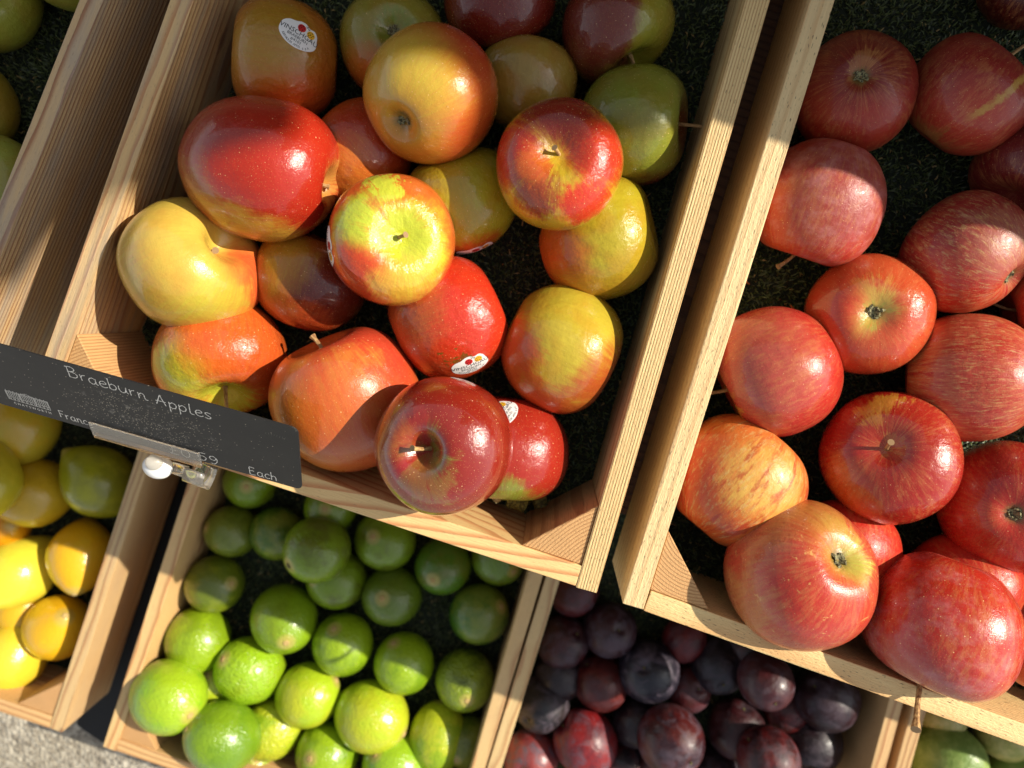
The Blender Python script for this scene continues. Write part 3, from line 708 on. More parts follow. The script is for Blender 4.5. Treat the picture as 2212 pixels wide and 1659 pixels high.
# ------------------------------------------------------------------ apples of the middle crate
SHADY = dict(rough=0.2, coat=0.7)
B = [
 dict(c=(616, 130), d=252, L=0, dz=.004, ax=(-.98, .15, -.1), h=.92, lump=.045, base=(206, 132, 36), spots=[((0, -.85), 44, 22, (232, 84, 30)), ((.75, .2), 40, 25, (186, 96, 36), .6), ((-.2, .4), 35, 20, (176, 134, 34), .6)],
      stickers=[((.27, .40), -.56)], skin=dict(dots=.3, lumpy=.9), label="orange-olive apple with a white ladybird sticker on top, back left of the middle crate"),
 dict(c=(850, 92), d=236, L=0, ax=(-.02, -.28, -.96), base=(158, 150, 50), spots=[((-.3, -.8), 42, 25, (212, 104, 36)), ((.1, .3), 22, 12, (120, 138, 40), .8)], b=.24, cb=.32, label="green-gold apple with dark blossom end up, right of the stickered orange-olive apple"),
 dict(c=(1078, -14), d=245, L=0, dz=.004, ax=(.1, -.95, -.1), base=(132, 40, 24), spots=[((0, .1), 80, 20, (122, 26, 20)), ((.1, -1), 28, 14, (132, 112, 40))], label="dark red apple cut off by the top edge of the picture, middle crate"),
 dict(c=(1330, 56), d=244, L=0, ax=(.45, -.75), base=(168, 166, 50), spots=[((-.6, .1), 58, 8, (128, 44, 34)), ((-.1, -.9), 26, 14, (120, 50, 34))], leanv=(.4, -.9), stemlen=.75, label="apple half maroon and half lime green, back right of the middle crate"),
 dict(c=(1138, 182), d=215, L=0, ax=(.1, .8, -.2), base=(180, 148, 58), spots=[((0, -.8), 30, 20, (168, 108, 34), .6)], skin=dict(dots=.15), label="plain khaki-gold apple wedged between the two topmost back apples"),
 dict(c=(1368, 270), d=252, L=0, ax=(.93, .02, .2), lump=.03, h=.95, base=(150, 158, 52), spots=[((.1, -1), 36, 16, (122, 34, 22)), ((.95, -.1, .1), 26, 14, (128, 60, 30)), ((-.3, -.6), 20, 14, (150, 120, 40), .5)], leanv=(1, -.1), stemlen=.6, label="green apple with a dark red underside against the right wall of the middle crate"),
 dict(c=(785, 334), d=228, L=0, ax=(-.5, .5, -.4), base=(222, 108, 34), spots=[((.2, .3), 50, 25, (190, 56, 24)), ((-.3, -.3), 30, 20, (230, 130, 50), .6)], label="glossy orange-red apple half hidden under three others, upper middle crate"),
 dict(c=(1003, 432), d=246, L=0, ax=(-.3, .9, .2), lump=.05, base=(200, 188, 46), spots=[((.1, -.95), 30, 14, (206, 96, 32))], stickers=[((.2, -.93, .30), -.12, dict(size=.0125))], label="lumpy yellow apple with a ladybird sticker at its lower edge, near the heap's centre"),
 dict(c=(1295, 520), d=256, L=0, h=1.04, ax=(.93, .3, .1), base=(202, 184, 44), spots=[((-.75, -.35), 36, 22, (224, 100, 36)), ((-.2, -.8), 26, 20, (206, 128, 40), .7)], skin=dict(dots=.15), label="yellow apple with an orange left cheek, beside the right wall of the middle crate"),
 dict(c=(674, 608), d=243, L=0, ax=(.3, .93, .1), base=(196, 116, 40), spots=[((.45, -.25), 46, 25, (122, 34, 24)), ((-.2, -.8), 24, 16, (196, 70, 34)), ((-.5, .4), 24, 18, (204, 140, 40), .7)], label="brownish maroon apple in the shade left of the bright green-topped apple"),
 dict(c=(480, 768), d=282, L=0, ax=(.06, -.84), h=.84, base=(232, 126, 44), spots=[((-.6, -.25), 28, 14, (206, 200, 60)), ((.25, .45), 50, 25, (228, 92, 36)), ((.75, -.2), 34, 20, (214, 84, 36)), ((.05, -.9), 30, 10, (206, 200, 62))],
      stemlen=.55, leanv=(.05, -.9), a=.3, stripes=None, skin=dict(streak=.2, lumpy=.7), label="orange-streaked apple with its stalk facing the price sign"),
 dict(c=(752, 866), d=312, L=0, dz=.010, ax=(-.35, .75, .2), h=.98, base=(232, 112, 48), spots=[((.35, .62), 34, 24, (216, 62, 46), .9), ((-.5, -.55), 34, 20, (232, 128, 40)), ((.1, .25), 18, 16, (238, 142, 58), .7), ((.1, -.4), 40, 25, (214, 82, 44), .7)], stemlen=.3, skin=dict(lumpy=.3, rough=.3), label="large coral red apple at the front of the middle crate, right of the price sign"),
 dict(c=(965, 686), d=262, L=0, dz=.004, ax=(.93, .35, -.05), h=.95, lump=.04, base=(220, 80, 34), spots=[((.25, .25), 60, 25, (216, 44, 28)), ((-.7, 0), 34, 20, (196, 84, 40)), ((-.04, -.62), 5.5, 3.5, (120, 74, 24), .9)], stickers=[((.36, -.74), .42)], skin=dict(lumpy=.5), label="bright red apple with a small brown bruise and a ladybird sticker, below the green-topped apple"),
 dict(c=(1213, 753), d=272, L=0, h=.93, ax=(.85, -.45, -.1), base=(214, 192, 58), spots=[((-.85, -.1), 36, 16, (224, 92, 44)), ((-.35, -.95), 46, 16, (218, 86, 38)), ((.7, -.6), 36, 20, (190, 80, 34))], stickers=[((-.05, -.998, -.12), -.35)], skin=dict(streak=.28, lumpy=.35, dots=.25), label="yellow-topped apple with an orange-red lower half near the front right corner block"),
 dict(c=(1100, 970), d=266, L=0, stemlen=0, ax=(-.1, -.95, -.1), base=(160, 44, 30), spots=[((.1, .3), 90, 20, (176, 36, 28)), ((-.1, -.92), 28, 14, (150, 140, 50))], stickers=[((-.10, .60), 1.2)], skin=dict(lumpy=.3), label="red apple tucked behind the front maroon apple, nearest the corner block"),
 dict(c=(930, 208), d=294, L=1, ax=(.52, .40, -.75), h=.90, base=(236, 170, 62), spots=[((.65, .55), 32, 25, (204, 60, 30)), ((.60, -.45), 34, 22, (232, 92, 40)), ((-.3, .2), 36, 28, (222, 186, 66), .7), ((-.35, -.5), 28, 20, (208, 134, 44), .8)], b=.2, cb=.22, skin=dict(lumpy=.25, streak=.1), label="amber and red apple on top of the heap, dark blossom end at lower left"),
 dict(c=(1210, 361), d=284, L=1, ax=(-.03, .30), h=.86, a=.27, ca=.36, base=(226, 192, 50), spots=[((.66, .30), 33, 14, (206, 48, 26)), ((-.80, .20), 29, 13, (196, 44, 28)), ((-.42, -.40), 20, 10, (164, 36, 36), .9), ((.42, -.56), 22, 10, (224, 50, 30)), ((.0, .88), 34, 13, (150, 34, 24)), ((-.45, .02), 12, 8, (214, 90, 36), .8)], stemlen=.2, skin=dict(streak=.12, warp=.2, lumpy=.45), label="flame-patterned red and yellow apple with its stalk hollow facing up"),
 dict(c=(417, 578), d=298, L=1, tol=.70, ax=(.50, .40, .6), h=.88, a=.36, ca=.28, base=(234, 202, 82), spots=[((.85, -.3), 34, 18, (232, 92, 48)), ((-.9, .2), 30, 24, (236, 176, 84), .7), ((-.1, -.9), 40, 24, (234, 178, 74), .7), ((.3, -.55), 24, 16, (210, 200, 66), .6)], stemlen=.26, leanv=(-.6, -.5), skin=dict(lumpy=.25, dots=.12, streak=.08), label="large pale yellow apple against the left wall of the middle crate"),
 dict(c=(848, 520), d=286, L=1, ax=(.16, .08), h=.82, a=.24, ca=.36, base=(228, 118, 46), spots=[((.30, -.05), 42, 14, (212, 214, 58)), ((-.45, .25), 27, 11, (208, 212, 60)), ((0, .85), 13, 6, (216, 214, 66)), ((-.55, -.62), 34, 16, (222, 70, 34)), ((.2, -.75), 24, 14, (238, 186, 66), .7)], stemlen=.20, leanv=(.5, .2), skin=dict(streak=.10, lumpy=.6, dots=.3, coat=.9, rough=.16), cavsz=.3,
      stickers=[((-.955, -.08, .28), -1.25)], label="glossy apple with a bright lime green top and upright stalk, centre of the heap"),
 dict(c=(963, 959), d=302, L=1, tol=.86, ax=(-.40, -.12), h=.92, a=.40, ca=.24, base=(150, 34, 28), spots=[((.2, .2), 100, 30, (152, 26, 22), .8), ((-.35, -.1), 22, 8, (140, 120, 44), .8), ((-.55, .25), 16, 9, (176, 40, 36)), ((-.5, -.5), 15, 9, (170, 34, 40)), ((-.2, -.62), 14, 9, (150, 110, 50), .6), ((-.85, .2), 20, 12, (190, 110, 50), .5)], stemlen=.40, leanv=(-.6, 0), skin=dict(lumpy=.28, streak=.10, coat=1.0, rough=.15), label="shiny dark red apple with a deep stalk hollow, over the middle crate's front rim"),
 dict(c=(563, 369), d=299, L=2, tol=.88, ax=(.88, -.20), h=1.10, a=.30, ca=.20, base=(192, 52, 30), spots=[((.1, .25), 66, 26, (190, 30, 24)), ((-.85, .35), 26, 24, (120, 26, 26), .4), ((-.2, -.85), 27, 16, (214, 146, 52)), ((.9, -.25), 16, 12, (222, 150, 74), .8), ((-.85, -.25), 20, 16, (190, 110, 44), .8)], stemlen=.22, skin=dict(dots=.6, lumpy=.3, streak=.12), label="largest crimson apple with pale freckles, on top at the left of the middle crate"),  # dark upper-left spot is cast shade painted into the skin
]
place(B, ZU - FLOOR)
BG = "red and yellow apples heaped in the middle crate"
for s in B:
    if 'cavsz' in s: s['skin']['cavsz'] = s['cavsz']
    if 'stripes' in s: s.pop('stripes')
    s['skin'] = dict(dict(dots=.75), **dict(s.get('skin', {}), cav=s.get('cav', None)))
    apple(s, BG)

# ------------------------------------------------------------------ apples of the right crate
GB = (232, 150, 74)
def gal(**k): return dict(dict(rough=.34, coat=.25, dots=.6, streak=.2, lumpy=.3, mott=.42), **k)
G = [
 dict(c=(1845, 202), d=258, L=0, ax=(-.08, -.32, -.9), base=(150, 44, 36), spots=[((.1, -.5), 50, 25, (186, 50, 36)), ((.1, .6), 40, 24, (124, 30, 30), .8), ((.1, .55), 10, 8, (190, 120, 70), .6)], b=.16, skin=gal(dots=.4), label="dark red apple with a star-shaped blossom end, back left of the right crate"),
 dict(c=(2090, 210), d=256, L=0, ax=(.55, .75, -.1), base=(160, 44, 40), spots=[((0, -.6), 46, 25, (196, 60, 44)), ((-.5, -.75), 20, 12, (170, 110, 56), .8)], stemlen=.8, bands=[((.82, .62), (-.02, -.38), .085, (214, 170, 76))], skin=gal(), label="dark apple with one long yellow streak, back row of the right crate"),
 dict(c=(2236, 372), d=236, L=0, ax=(-.3, -.5, .6), base=(140, 32, 40), spots=[((0, .4), 70, 20, (122, 22, 30))], skin=gal(), label="deep crimson apple cut by the picture's right edge, highest of those cut there"),
 dict(c=(1771, 440), d=268, L=0, h=1.0, ax=(-.3, -.93, .1), stemlen=.42, leanv=(-.7, -.5), base=(196, 66, 50), spots=[((-.35, -.2), 22, 16, (216, 130, 62), .8), ((-.6, -.4), 34, 18, (214, 64, 34)), ((.5, .3), 50, 25, (178, 72, 70), .8), ((.2, -.9), 26, 16, (212, 60, 50))], skin=gal(bloom=.35), label="dusty rose-red apple touching the left wall of the right crate"),
 dict(c=(2085, 548), d=262, L=0, ax=(-.7, .4, -.3), base=(176, 50, 48), spots=[((0, -.7), 46, 24, (210, 44, 32)), ((.5, .2), 30, 20, (190, 110, 100), .6)], skin=gal(stripes=((216, 140, 112), 7, .78, .95, .7)), label="ruby apple with fine pale stripes, right of the blossom-end-up apple"),
 dict(c=(2275, 655), d=225, L=0, ax=(-.8, -.2, .3), base=(190, 56, 40), spots=[((-.5, -.3), 40, 20, (206, 60, 40))], stemlen=.6, leanv=(-.8, .5), skin=gal(), label="sliver of a red apple with a thick stalk at the right picture edge"),
 dict(c=(1674, 798), d=287, L=0, ax=(-.86, -.42, .1), h=.90, base=(204, 60, 54), spots=[((.7, .1), 44, 22, (206, 34, 36)), ((-.2, .1), 46, 24, (206, 92, 80), .7), ((-.85, -.45), 20, 12, (206, 160, 66))], stemlen=.75, leanv=(-.9, -.1), skin=gal(rough=.28, coat=.5), label="rosy pink-red apple whose stalk points at the left wall of the right crate"),
 dict(c=(1874, 677), d=273, L=0, ax=(-.17, -.02, -.98), h=.80, b=.2, cb=.34, base=(224, 92, 50), spots=[((.15, 0), 20, 16, (226, 196, 88)), ((.05, .45), 14, 14, (234, 170, 84), .6), ((-.7, .1), 30, 22, (222, 66, 40)), ((.6, -.6), 36, 20, (222, 76, 46)), ((.25, -.1), 9, 6, (190, 190, 80), .6)], skin=gal(rough=.2, coat=.8, streak=.2, mott=.3), label="light red apple with a pale yellow blossom end facing up, middle of the right crate"),
 dict(c=(2092, 816), d=274, L=0, ax=(-.96, .02, .05), h=1.0, base=(222, 104, 74), spots=[((-.8, .1), 34, 18, (228, 132, 62), .8), ((.3, -.3), 60, 25, (206, 70, 58), .6)], skin=gal(stripes=((196, 44, 40), 11, .66, .85, .8), dots=.2), label="finely striped coral apple lying on its side near the right picture edge"),
 dict(c=(1590, 1041), d=284, L=0, ax=(.62, .72, -.1), h=.94, base=(238, 132, 58), spots=[((-.75, -.1), 46, 22, (226, 76, 38)), ((-.2, -.8), 34, 20, (230, 98, 40), .8), ((.4, .0), 24, 20, (246, 186, 92), .8)], skin=gal(stripes=((190, 40, 28), 4.2, .74, .90, .7), dots=.25, mott=.2), label="orange-yellow apple with broken red stripes beside the front left corner block"),
 dict(c=(1923, 992), d=293, L=0, dz=.006, ax=(-.06, .22), h=.84, a=.17, ca=.30, base=(196, 36, 32), spots=[((-.55, -.5), 28, 14, (222, 96, 40)), ((-.05, .8), 13, 8, (232, 164, 60)), ((.5, -.1), 60, 24, (182, 30, 32), .8), ((-.05, .22), 8, 7, (200, 120, 70), .6)], stemlen=.30, leanv=(.2, .3), skin=gal(rough=.24, coat=.6, dots=.6), label="red apple with its brown stalk upright, centre of the right crate"),
 dict(c=(2174, 1096), d=288, L=0, ax=(-.12, .12, -.97), h=.86, b=.14, base=(198, 34, 34), spots=[((-.2, .55), 44, 24, (170, 30, 34), .8), ((-.4, -.6), 40, 20, (212, 44, 36))], skin=gal(rough=.26, coat=.5, dots=.9), label="crimson apple with pale freckles and blossom end up at the right picture edge"),
 dict(c=(1815, 1192), d=238, L=0, ax=(0, .8, -.4), base=(214, 48, 34), spots=[], skin=gal(), label="plain red apple mostly covered by the large scuffed apple at the front"),
 dict(c=(2085, 1268), d=232, L=0, ax=(-.3, .5, -.4), base=(206, 40, 32), spots=[], skin=gal(), label="red apple showing only its top behind the big front apple with the hanging stalk"),
 dict(c=(2276, 1372), d=262, L=0, dz=.01, ax=(-.3, .2), base=(216, 66, 34), spots=[((-.7, -.2), 50, 20, (222, 72, 34))], skin=gal(), label="orange-red apple cut by the right picture edge at the front rim of the right crate"),
 dict(c=(2222, -50), d=215, L=0, ax=(.2, .4), base=(92, 20, 20), spots=[], skin=gal(), label="very dark apple peeping in at the top right corner"),
 dict(c=(1730, 1239), d=318, L=1, tol=.62, ax=(-.60, -.22, -.72), h=.92, b=.2, cb=.3, base=(216, 84, 60), spots=[((.62, .28), 25, 14, (212, 190, 84)), ((.25, .8), 26, 16, (206, 130, 62), .8), ((.0, .0), 30, 22, (206, 48, 40), .8), ((.3, -.7), 36, 18, (212, 56, 44), .9), ((-.75, -.4), 20, 16, (212, 124, 72), .7), ((-.4, .5), 20, 18, (206, 112, 78), .7)], skin=gal(scuff=.75, rough=.28, coat=.4, dots=.5), label="big scuffed red and yellow apple resting on the front rim of the right crate"),
 dict(c=(2030, 1345), d=320, L=1, tol=.62, stemr=1.3, ax=(-.42, -.90, -.1), h=.90, a=.2, base=(210, 46, 38), spots=[((.2, .2), 70, 25, (206, 38, 32), .8), ((-.4, -.75), 36, 22, (186, 84, 84), .6)], stemlen=.62, leanv=(0, -.5), skin=gal(dots=.9, rough=.26, coat=.45, bloom=.35), label="big frosted red apple whose stalk hangs over the right crate's front rim"),
]
place(G, ZU - FLOOR)
for s in G: apple(s, "striped red apples in the right crate")

# ------------------------------------------------------------------ apples of the left crate
LK = dict(rough=.3, coat=.3, dots=.25, streak=.06, lumpy=.4)
L_ = [
 dict(c=(-42, -8), d=236, L=0, ax=(.2, .3), base=(168, 172, 58), skin=LK, label="green apple in the top left corner of the picture"),
 dict(c=(152, -92), d=220, L=0, ax=(-.2, .5), base=(176, 178, 66), skin=LK, label="green apple at the top edge beside the wall of the left crate"),
 dict(c=(-88, 225), d=226, L=0, ax=(.3, -.2), base=(166, 150, 48), skin=LK, label="olive apple half out of the left picture edge, second from the top"),
 dict(c=(-22, 400), d=226, L=0, ax=(-.4, .3), base=(178, 186, 76), skin=LK, label="pale green apple by the left crate wall, lowest of the green apples in view"),
]
place(L_, ZU - FLOOR)
for s in L_: apple(s, "yellow-green apples in the left crate")

# ------------------------------------------------------------------ citrus
def peel(c1, c2, seed, pit=1.0, tip=None):
    n = NB("citrus_peel"); v = n.vmath('NORMALIZE', n.obj); vs = n.vmath('ADD', v, (seed * 1.3, -seed, seed * .7))
    x, y, z = n.sep(v)
    m = n.step(n.math('ADD', n.noise(vs, 1.3, 4, 0.6), n.math('MULTIPLY', z, 0.12)), 0.40, 0.62)
    c = n.mix(m, lin([q * .93 for q in c1]), lin([q * .93 for q in c2]))
    c = n.mix(n.step(n.noise(vs, 7, 5, 0.7), 0.58, 0.72, 0.3), c, lin([c1[0] * .8 + 30, c1[1] * .85, c1[2] * .8]))
    c = n.mix(n.step(n.math('ABSOLUTE', z), .955, 0.995, 0.7), c, lin(tip or (178, 160, 84)))
    c = n.mix(n.step(n.voro(vs, 5.0), 0.05, 0.03, 0.5), c, lin((110, 96, 40)))
    pv = n.voro(vs, 15.0, 'SMOOTH_F1'); h = n.math('ADD', n.step(pv, 0.0, 0.45, 0.42), n.math('MULTIPLY', n.noise(vs, 7, 3), 0.8))
    n.set(Base_Color=c, Roughness=0.24, Normal=n.bump(h, 0.36 * pit, 0.0034))
    n.b.inputs['Coat Weight'].default_value = 0.35; n.b.inputs['Coat Roughness'].default_value = 0.2
    return n.m
NUB = plain("citrus_button", (176, 150, 92), 0.8); NUBD = plain("citrus_button_dark", (92, 84, 44), 0.8)
def citrus(s, name, group, elong=1.06, nip=0.07, nipw=0.22, cat=None):
    _seed[0] += 1; rs = np.random.RandomState(_seed[0])
    p, r = s['p'], s['r']; R = orient(vdir(p, s.get('ax', (rs.uniform(-.8, .8), rs.uniform(-.7, .7)))), rs.rand() * 6)
    el = s.get('el', elong * rs.uniform(.96, 1.07)); npp = s.get('nip', nip * rs.uniform(.4, 2.2))
    def fn(T, F):
        q = np.sin(T); c = np.cos(T)
        zz = el * np.sign(c) * np.abs(c) ** (1.0 + 0.1 * (el - 1) * 4)
        e = np.exp(-(q / nipw) ** 2)
        return q * (1 - s.get('pt', 0.0) * np.abs(c) ** 2.5), zz + np.where(c > 0, -0.03 * np.exp(-(q / .12) ** 2), 0) + np.where(c < 0, -npp * e, 0.25 * npp * e)
    V, fs = lathe(fn, 44, 56); U = V / np.linalg.norm(V, axis=1, keepdims=True)
    V = V * (1 + lumps(U, rs, 0.022))[:, None] * r * 0.985
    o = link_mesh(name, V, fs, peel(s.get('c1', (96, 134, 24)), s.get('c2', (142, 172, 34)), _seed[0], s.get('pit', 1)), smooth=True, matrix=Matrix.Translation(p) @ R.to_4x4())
    tag(o, s['label'], cat or name, group)
    # stalk button
    zt = V[-2][2]
    vs, f2 = [], []
    ns = 12
    for k, (rr, zz) in enumerate(((.085, -.03), (.095, .012), (.06, .03), (.03, .012))):
        for j in range(ns):
            a = 2 * math.pi * j / ns; q = rr * (1 + .18 * math.cos(5 * a)) * r
            vs.append((q * math.cos(a), q * math.sin(a), zt + zz * r))
    for k in range(3):
        for j in range(ns): l = (j + 1) % ns; f2.append((k * ns + j, k * ns + l, (k + 1) * ns + l, (k + 1) * ns + j))
    f2.append(tuple(range(3 * ns, 4 * ns)))
    link_mesh("stem_button", vs, f2, s.get('nub', NUB), o, smooth=True)
    return o
LG, LB_, LY, LD = (122, 150, 22), (146, 176, 26), (186, 194, 40), (104, 118, 26)  # LD is a darker green that paints shade into the back limes
def lm(x, y, d, L, label, c1=LG, c2=LB_, **k): return dict(c=(x, y), d=d, L=L, label=label, c1=c1, c2=c2, **k)
LI = [
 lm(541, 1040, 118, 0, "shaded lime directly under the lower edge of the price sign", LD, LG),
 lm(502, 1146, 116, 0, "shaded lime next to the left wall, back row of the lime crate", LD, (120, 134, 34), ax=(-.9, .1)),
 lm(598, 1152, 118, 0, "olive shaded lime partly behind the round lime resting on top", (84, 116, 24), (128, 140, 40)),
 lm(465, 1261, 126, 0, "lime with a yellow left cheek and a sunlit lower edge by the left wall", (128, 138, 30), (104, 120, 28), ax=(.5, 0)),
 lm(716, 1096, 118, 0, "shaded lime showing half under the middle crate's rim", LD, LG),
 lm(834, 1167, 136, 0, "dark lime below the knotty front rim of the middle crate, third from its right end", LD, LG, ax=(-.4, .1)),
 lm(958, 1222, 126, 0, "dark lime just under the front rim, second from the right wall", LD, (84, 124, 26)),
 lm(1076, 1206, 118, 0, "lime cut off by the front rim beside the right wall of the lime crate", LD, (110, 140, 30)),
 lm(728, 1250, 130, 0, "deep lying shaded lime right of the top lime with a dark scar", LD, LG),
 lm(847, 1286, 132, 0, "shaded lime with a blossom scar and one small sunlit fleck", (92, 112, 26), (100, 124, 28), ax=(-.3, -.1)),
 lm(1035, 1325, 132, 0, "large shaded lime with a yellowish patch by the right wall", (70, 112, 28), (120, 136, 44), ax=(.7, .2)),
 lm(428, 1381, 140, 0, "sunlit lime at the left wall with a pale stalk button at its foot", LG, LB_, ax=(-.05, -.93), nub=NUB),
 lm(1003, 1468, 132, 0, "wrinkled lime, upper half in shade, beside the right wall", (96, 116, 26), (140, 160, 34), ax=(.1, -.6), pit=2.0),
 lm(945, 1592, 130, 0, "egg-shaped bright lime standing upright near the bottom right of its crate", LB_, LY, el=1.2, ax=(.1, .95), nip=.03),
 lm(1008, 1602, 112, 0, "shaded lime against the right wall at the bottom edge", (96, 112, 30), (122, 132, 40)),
 lm(465, 1487, 112, 0, "low bright lime squeezed between three limes near the left corner", LB_, LY),
 lm(585, 1574, 130, 0, "yellow-green wrinkled lime between the two lower left limes and the yellow one", LB_, LY, pit=1.8),
 lm(708, 1626, 140, 0, "vivid green lime at the bottom edge, centre of the crate", (114, 148, 22), LB_),
 lm(858, 1652, 150, 0, "lime cut by the bottom picture edge, next to the upright egg-shaped one", (120, 172, 26), (150, 186, 34)),
 lm(541, 1647, 110, 0, "dark gap lime at the very bottom behind the front board", LG, LB_),
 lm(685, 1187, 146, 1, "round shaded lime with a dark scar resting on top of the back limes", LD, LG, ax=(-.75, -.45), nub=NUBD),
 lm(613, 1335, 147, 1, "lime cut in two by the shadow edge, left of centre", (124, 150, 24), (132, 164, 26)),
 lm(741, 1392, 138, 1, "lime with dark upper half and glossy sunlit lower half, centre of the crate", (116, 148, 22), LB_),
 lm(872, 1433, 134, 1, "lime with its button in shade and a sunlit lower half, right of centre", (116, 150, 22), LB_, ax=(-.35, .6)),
 lm(541, 1446, 144, 1, "pebbly bright lime covered in small glints, below the shadow edge", LB_, (150, 188, 30), pit=1.7),
 lm(664, 1501, 142, 1, "smooth yellow-green lime in the centre of the sunlit group", LY, (170, 196, 34), ax=(.8, .4)),
 lm(804, 1546, 156, 1, "large yellow lime with a nipple at its upper left", (176, 200, 36), LY, ax=(.85, -.45), nip=.14),
 lm(482, 1590, 152, 1, "saturated green lime with a big glint at the lower left", (106, 142, 24), (124, 158, 28), ax=(-.9, .15), nub=NUB),
 lm(365, 1503, 160, 1, "leftmost lime, yellow-green with a round blossom scar, over the corner block", (138, 182, 34), (158, 190, 34), ax=(.55, -.45)),
]
place(LI, ZL - FLOOR)
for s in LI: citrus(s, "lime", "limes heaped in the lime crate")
LE1, LE2 = (228, 206, 62), (224, 188, 48)
def le(x, y, d, L, label, c1=LE1, c2=LE2, **k): return dict(c=(x, y), d=d, L=L, label=label, c1=c1, c2=c2, **k)
LM = [
 le(40, 915, 172, 0, "large dull yellow lemon partly behind the price sign", (196, 172, 46), (208, 168, 40), el=1.08, ax=(-.2, .9)),
 le(75, 1066, 150, 0, "shaded amber lemon below the sign, touching the big dull one", (206, 168, 34), (212, 172, 34), el=1.12, ax=(.9, .2, .1)),
 le(10, 1135, 110, 0, "low deep orange-yellow lemon glowing between the others at the left edge", (214, 138, 14), (220, 150, 18)),
 le(176, 1200, 138, 0, "orange-yellow lemon half in shade by the right wall of the lemon crate", (240, 178, 24), (234, 182, 28), el=1.18, ax=(-.05, -.9)),
 le(44, 1322, 100, 0, "small bit of a lemon between the two at the left edge", (224, 190, 40), (222, 176, 34)),
 le(126, 1355, 142, 0, "upright lemon with a small nub, lower right of the lemon crate", (242, 194, 34), (238, 184, 28), el=1.22, ax=(.1, .25)),
 le(20, 1420, 150, 0, "bright lemon at the left edge below the others", (230, 200, 52), (228, 198, 52), el=1.15, ax=(.3, .8)),
 le(-32, 1040, 150, 1, "greenish lemon sliver at the left picture edge under the sign", (190, 176, 40), (206, 184, 44), ax=(.1, .9, .1)),
 le(216, 1040, 156, 1, "green-yellow lemon with a blunt tip, shaded by the sign", (166, 166, 30), (140, 142, 26), el=1.12, nip=.1, ax=(.6, -.55, .1)),
 le(42, 1236, 150, 1, "brightest yellow lemon with a knobbly tip pointing up right", (228, 214, 62), (226, 210, 60), el=1.26, nip=.2, ax=(-.68, -.66, .2)),
]
place(LM, ZL - FLOOR)
for s in LM: s['pt'] = .30; s['pit'] = .45; s['d'] *= .97; s['el'] = s.get('el', 1.2) + .13; citrus(s, "lemon", "lemons in the lower left crate", 1.18, .13, .22)

# ------------------------------------------------------------------ plums
def plum_skin(c1, c2, bloomk, seed):
    n = NB("plum_skin"); v = n.vmath('NORMALIZE', n.obj); vs = n.vmath('ADD', v, (seed * .7, seed, -seed * 1.9))
    c = n.mix(n.step(n.noise(vs, 1.5, 4, .6), .42, .6), lin([q * .74 for q in c1]), lin([q * .74 for q in c2]))
    b = n.noise(n.vmath('ADD', vs, (3, 1, 2)), 1.9, 5, .6, .8)
    m = n.step(b, .46, .66, bloomk)
    c = n.mix(m, c, lin((88, 76, 88)))
    fine = n.noise(vs, 16, 4, .7); c = n.mix(n.step(fine, .58, .72, bloomk * .5), c, lin((120, 104, 114)))
    n.set(Base_Color=c, Roughness=n.ramp(b, .4, .6, .34, .65), Normal=n.bump(n.noise(vs, 5, 3), .2, .004))
    n.b.inputs['Coat Weight'].default_value = 0.08; n.b.inputs['Coat Roughness'].default_value = .3
    return n.m
def plum(s):
    _seed[0] += 1; rs = np.random.RandomState(_seed[0]); p, r = s['p'], s['r']
    R = orient(vdir(p, s.get('ax', (rs.uniform(-.8, .8), rs.uniform(-.8, .8), rs.uniform(.2, .6)))), rs.rand() * 6); el = s.get('el', 1.08)
    def fn(T, F):
        q = np.sin(T); c = np.cos(T); g = np.exp(-((np.mod(F + np.pi, 2 * np.pi) - np.pi) / .16) ** 2)
        return q * (1 - 0.045 * g), el * c - np.where(c > 0, .12 * np.exp(-(q / .2) ** 2), 0)
    V, fs = lathe(fn, 40, 64); U = V / np.linalg.norm(V, axis=1, keepdims=True)
    V = V * (1 + lumps(U, rs, .02))[:, None] * r * .98
    o = link_mesh("plum", V, fs, plum_skin(s.get('c1', (70, 20, 26)), s.get('c2', (40, 20, 30)), s.get('bl', .35), _seed[0]), smooth=True, matrix=Matrix.Translation(p) @ R.to_4x4())
    tag(o, s['label'], "plum", "plums heaped in the plum crate")
    ring = [(0.045 * r * math.cos(a), 0.045 * r * math.sin(a)) for a in [k * math.pi / 5 for k in range(10)]]
    zt = V[-2][2]
    vs = [(a, b, zt - .02 * r) for a, b in ring] + [(a * .8, b * .8, zt + .05 * r) for a, b in ring] + [(0, 0, zt + .03 * r)]
    f2 = [(k, (k + 1) % 10, 10 + (k + 1) % 10, 10 + k) for k in range(10)] + [(10 + k, 10 + (k + 1) % 10, 20) for k in range(10)]
    link_mesh("stem_scar", vs, f2, NUBD, o)
RD, BK, MR = (132, 30, 26), (40, 27, 34), (86, 28, 26)
def pl(x, y, d, L, label, c1=MR, c2=BK, bl=.35, **k): return dict(c=(x, y), d=d, L=L, label=label, c1=c1, c2=c2, bl=bl, **k)
